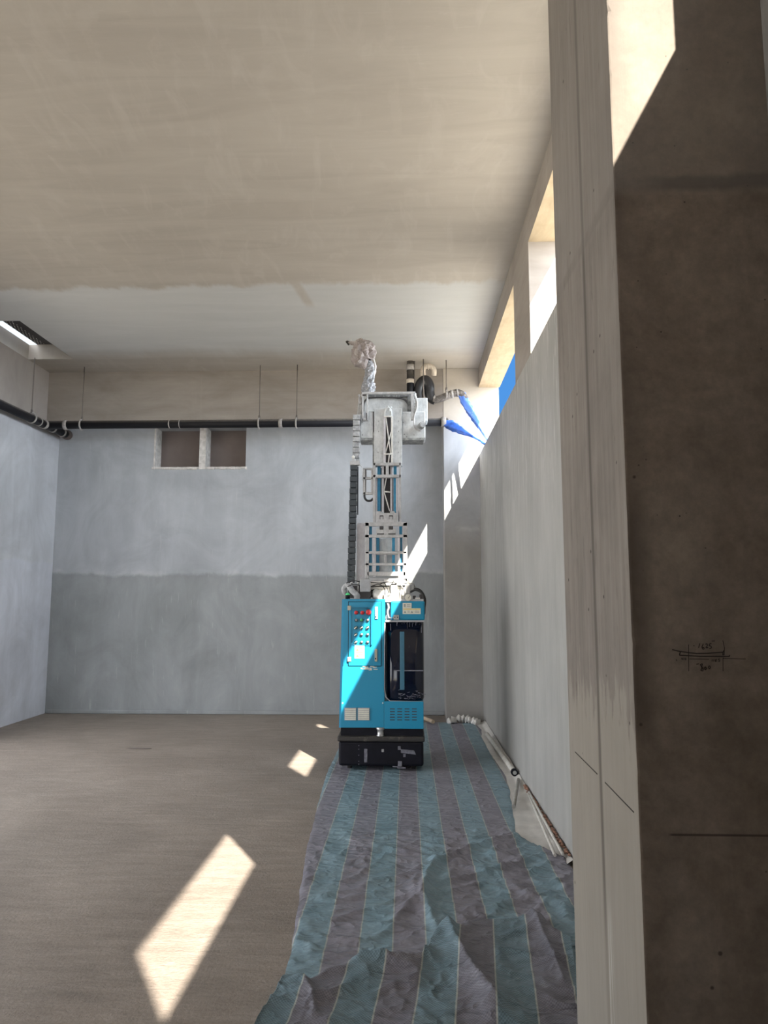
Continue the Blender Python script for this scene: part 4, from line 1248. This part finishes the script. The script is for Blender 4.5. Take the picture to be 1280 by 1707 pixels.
part('pulley_bracket', 'head', lambda b: (tube(b, smooth_path([W(641, 694, Y3 - .02), W(643, 684, Y3 - .03), W(647, 680, Y3 - .03), W(651, 684, Y3 - .03), W(652, 694, Y3 - .02)], 5), .012, 8),
      ball(b, W(646.5, 678.5, Y3 - .02), .014, 8), ball(b, W(651.5, 679.5, Y3 - .02), .012, 8), ball(b, W(649, 684, Y3 - .04), .013, 8)), s3)
def screws(b):
    for (x, y) in ((631, 702), (664.5, 702), (631, 719), (664.5, 719), (630, 754), (664, 754), (664, 737)):
        c = W(x, y, Y3 - .002); cyl(b, c, c + Vector((0, .004, 0)), .0055, 8)
part('plate_screw', 'head_shadow', screws, s3)
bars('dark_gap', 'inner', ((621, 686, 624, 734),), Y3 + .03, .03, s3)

# head: crossbeam with side housings
hd = bars('head_crossbeam', 'head', ((670.5, 686, 709, 731),), YH, .22, rob, .008)
bars('left_head_block', 'head', ((600, 686, 622, 731),), YH, .22, rob, .008)
hd['label'] = 'dust-covered pale grey head block'
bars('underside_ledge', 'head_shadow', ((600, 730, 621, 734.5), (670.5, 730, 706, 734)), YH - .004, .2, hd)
bars('rear_housing', 'head', ((602, 656, 694, 690),), YH + .12, .10, hd)
bars('right_housing', 'head', ((690, 663, 712.5, 702),), YH + .04, .16, hd)
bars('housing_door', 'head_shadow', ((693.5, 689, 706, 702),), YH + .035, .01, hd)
bars('housing_door_face', 'head', ((694.5, 690, 705, 701),), YH + .030, .01, hd)
hf = bars('head_frame', 'frame', ((603, 653, 692, 656.5), (610.8, 656, 613.3, 701), (603, 656, 606, 701), (685, 656, 689.5, 700), (603, 697, 613, 701)), YH - .06, .035, rob, .002)
def arc(b):
    tube(b, smooth_path([W(606, 700, YH + .10), W(606, 675, YH + .10), W(612, 665, YH + .10), W(622, 662.5, YH + .10), W(640, 662, YH + .10), W(660, 663, YH + .10), W(672, 665, YH + .10), W(680, 673, YH + .10), W(682, 690, YH + .10)], 6), .010, 8)
part('curved_guard', 'inner', arc, hf)
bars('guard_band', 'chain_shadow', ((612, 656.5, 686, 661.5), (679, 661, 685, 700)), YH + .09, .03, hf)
part('end_motor', 'head_shadow', lambda b: (cyl(b, W(701, 711, YH + .02), W(704, 708, YH - .07), .032, 22)), hd)
part('motor_cap', 'chain_dust', lambda b: (cyl(b, W(704, 708, YH - .07), W(705, 707, YH - .10), .028, 22)), hd)
part('motor_cable', 'frame', lambda b: tube(b, smooth_path([W(692, 656, YH - .03), W(695, 670, YH - .06), W(694, 682, YH - .06), W(690, 695, YH - .06), W(690, 708, YH - .06), W(694, 716, YH - .06), W(701, 718, YH - .06)], 6), .007, 8), hd)
part('chain_sleeve', 'chain_dust', lambda b: tube(b, smooth_path([W(690, 657, YH - .04), W(693.5, 668, YH - .05), W(692.5, 680, YH - .05), W(692, 688, YH - .05)], 5), [.010 + .006 * (i % 2) for i in range(16)], 10), hd)
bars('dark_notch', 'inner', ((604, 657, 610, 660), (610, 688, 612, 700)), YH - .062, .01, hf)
part('head_bolt', 'head_shadow', lambda b: [cyl(b, W(x, y, YH - .003), W(x, y, YH + .002), .006, 8) for x, y in ((604, 704), (604, 725), (674, 724), (678, 728), (690, 725), (672, 704))], hd)

# side bracket with the hanging loop
sb = bars('side_bracket', 'frame', ((605, 781, 609.5, 824), (605, 780, 622, 783), (605, 795, 622, 799), (605, 820, 622, 824.5), (618.5, 782, 621.5, 822)), Y2 + .02, .03, rob)
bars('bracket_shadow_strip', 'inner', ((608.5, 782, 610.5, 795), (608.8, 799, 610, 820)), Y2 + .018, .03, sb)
part('loop_hose', 'cable', lambda b: tube(b, smooth_path([W(607.5, 824, Y2 + .03), W(608, 830, Y2 + .03), W(612, 834.5, Y2 + .03), W(618, 834.5, Y2 + .03), W(622, 831, Y2 + .03)], 6), .011, 10), sb)
part('bracket_wire', 'frame', lambda b: tube(b, smooth_path([W(597, 775, Y2), W(602, 777, Y2), W(604, 782, Y2), W(604, 800, Y2)], 5), .004, 6), sb)

# cable chains
up = thing_part = None
bm = BM(); tube(bm, [W(594, 692, Y2 + .06), W(592, 772, Y2 + .06)], .012, 8); chU = obj('upper_cable_chain', bm, M['chain_dust'], rob)
y = 691
k = 0
while y < 771:
    t = (y - 691) / 80
    xl = 588 - 1.0 * t; xr = 600.5 - 1.5 * t
    bm = BM(); pbox(bm, xl + (k % 2) * .4, y, xr - (k % 2) * .8, y + 8.2, Y2 + .02, .07, .004, 1); obj('chain_link', bm, M['chain_dust'], chU)
    y += 9.2; k += 1
bm = BM(); tube(bm, [W(589, 778, Y2 + .04), W(584, 972, Y2 + .02)], .012, 8); chL = obj('lower_cable_chain', bm, M['chain'], rob)
y = 774; k = 0
while y < 970:
    t = (y - 774) / 196
    xl = 583.5 - 5.5 * t; xr = 595.2 - 4.2 * t
    bm = BM(); pbox(bm, xl + (k % 2) * .5, y, xr - (k % 2) * .5, y + 9.1, Y2 - .01, .08, .004, 1); obj('chain_link', bm, M['chain'], chL)
    y += 9.9; k += 1
bars('chain_rail', 'chain', ((595, 778, 597.2, 858),), Y2 + .03, .02, chL)
bars('chain_clamp', 'frame', ((583, 768, 599, 775), (587, 764, 592, 770)), Y2 - .02, .06, chL)
part('clamp_bolt', 'white', lambda b: (ball(b, W(589, 762, Y2), .016, 10), cyl(b, W(589, 768, Y2), W(589, 760, Y2), .009, 8)), chL)
part('connector_plug', 'frame', lambda b: (tube(b, [W(596, 693, Y2 + .05), W(599, 660, Y2 + .05)], .006, 7), tube(b, [W(601, 690, Y2 + .06), W(602, 662, Y2 + .06)], [.014, .012], 8), ball(b, W(598.5, 659, Y2 + .05), .012, 8), ball(b, W(600, 672, Y2 + .04), .014, 8)), chU)
bars('guide_panel', 'lilac', ((594.5, 872, 608, 968),), Y1 + .09, .01, rob)

# wrapped spray arm on top
def crumple(amt, fr):
    def d(q, p, r, a):
        f = 1 + amt * (1 - 2.2 * abs(noise.noise(q * fr))) + amt * .6 * noise.noise(q * fr * 2.7)
        return p + (q - p) * f
    return d
YA = YH + .05
def path_r(ps, per=7):
    c = smooth_path([W(x, y, YA + dy) for x, y, r_, dy in ps], per)
    rr = []
    n_ = len(ps) - 1
    for i in range(len(c)):
        t = i / per; k_ = min(int(t), n_ - 1); rr.append((ps[k_][2] + (ps[k_ + 1][2] - ps[k_][2]) * (t - k_)) * .00553)
    return c, rr
arm = None
c, rr = path_r([(613.5, 656, 9.5, 0), (614, 645, 10.5, 0), (615, 634, 8.5, 0), (616.5, 622, 7.5, 0), (616, 610, 7, 0), (614, 603, 5, 0)])
bm = BM(); tube(bm, c, rr, 36, True, crumple(.28, 22)); arm = obj('wrapped_arm', bm, M['foil'], rob); arm['label'] = 'arm wrapped in crumpled silvery film'
for p in arm.data.polygons: p.use_smooth = False
c, rr = path_r([(608, 616, 2.5, -.02), (606, 609, 8, -.02), (603, 601, 14.5, -.02), (605, 592, 18, -.02), (607, 583, 16.5, 0), (604, 576, 12, 0), (598, 572, 7, 0), (592, 572.5, 4, 0), (586, 571.5, 3, 0), (580, 570, 1.5, 0)])
bm = BM(); tube(bm, c, rr, 44, True, crumple(.30, 15)); hood_ = obj('wrap_hood', bm, M['wrap'], rob); hood_['label'] = 'pale cloth wrap tied round the nozzle'
for p in hood_.data.polygons: p.use_smooth = False
part('hose_loop', 'white', lambda b: tube(b, smooth_path([W(600, 571, YA), W(607, 568.6, YA), W(614, 572, YA), W(619.5, 583, YA), W(622, 596, YA), W(625.5, 610, YA), W(624, 622, YA), W(621, 632, YA)], 7), .0065, 8), hood_)
c, rr = path_r([(622, 604, 3, .02), (622, 612, 5, .02), (622, 622, 4, .02), (621, 630, 2, .02)])
bm = BM(); tube(bm, c, rr, 20, True, crumple(.3, 20)); obj('loose_wrap', bm, M['wrap'], hood_)
part('spray_nozzle', 'lip', lambda b: (tube(b, [W(584, 571, YA), W(578, 569, YA)], .010, 8), tube(b, [W(577, 569, YA), W(581.5, 575, YA)], .009, 8)), hood_)
part('tie_string', 'white', lambda b: tube(b, [W(585, 570, YA), W(585.5, 566, YA), W(584.5, 562.5, YA)], .003, 6), hood_)
bars('wrap_collar', 'wood', ((603.5, 641, 608, 654),), YA, .05, arm)

for o in bpy.data.objects:
    if '_o' in o: del o['_o']
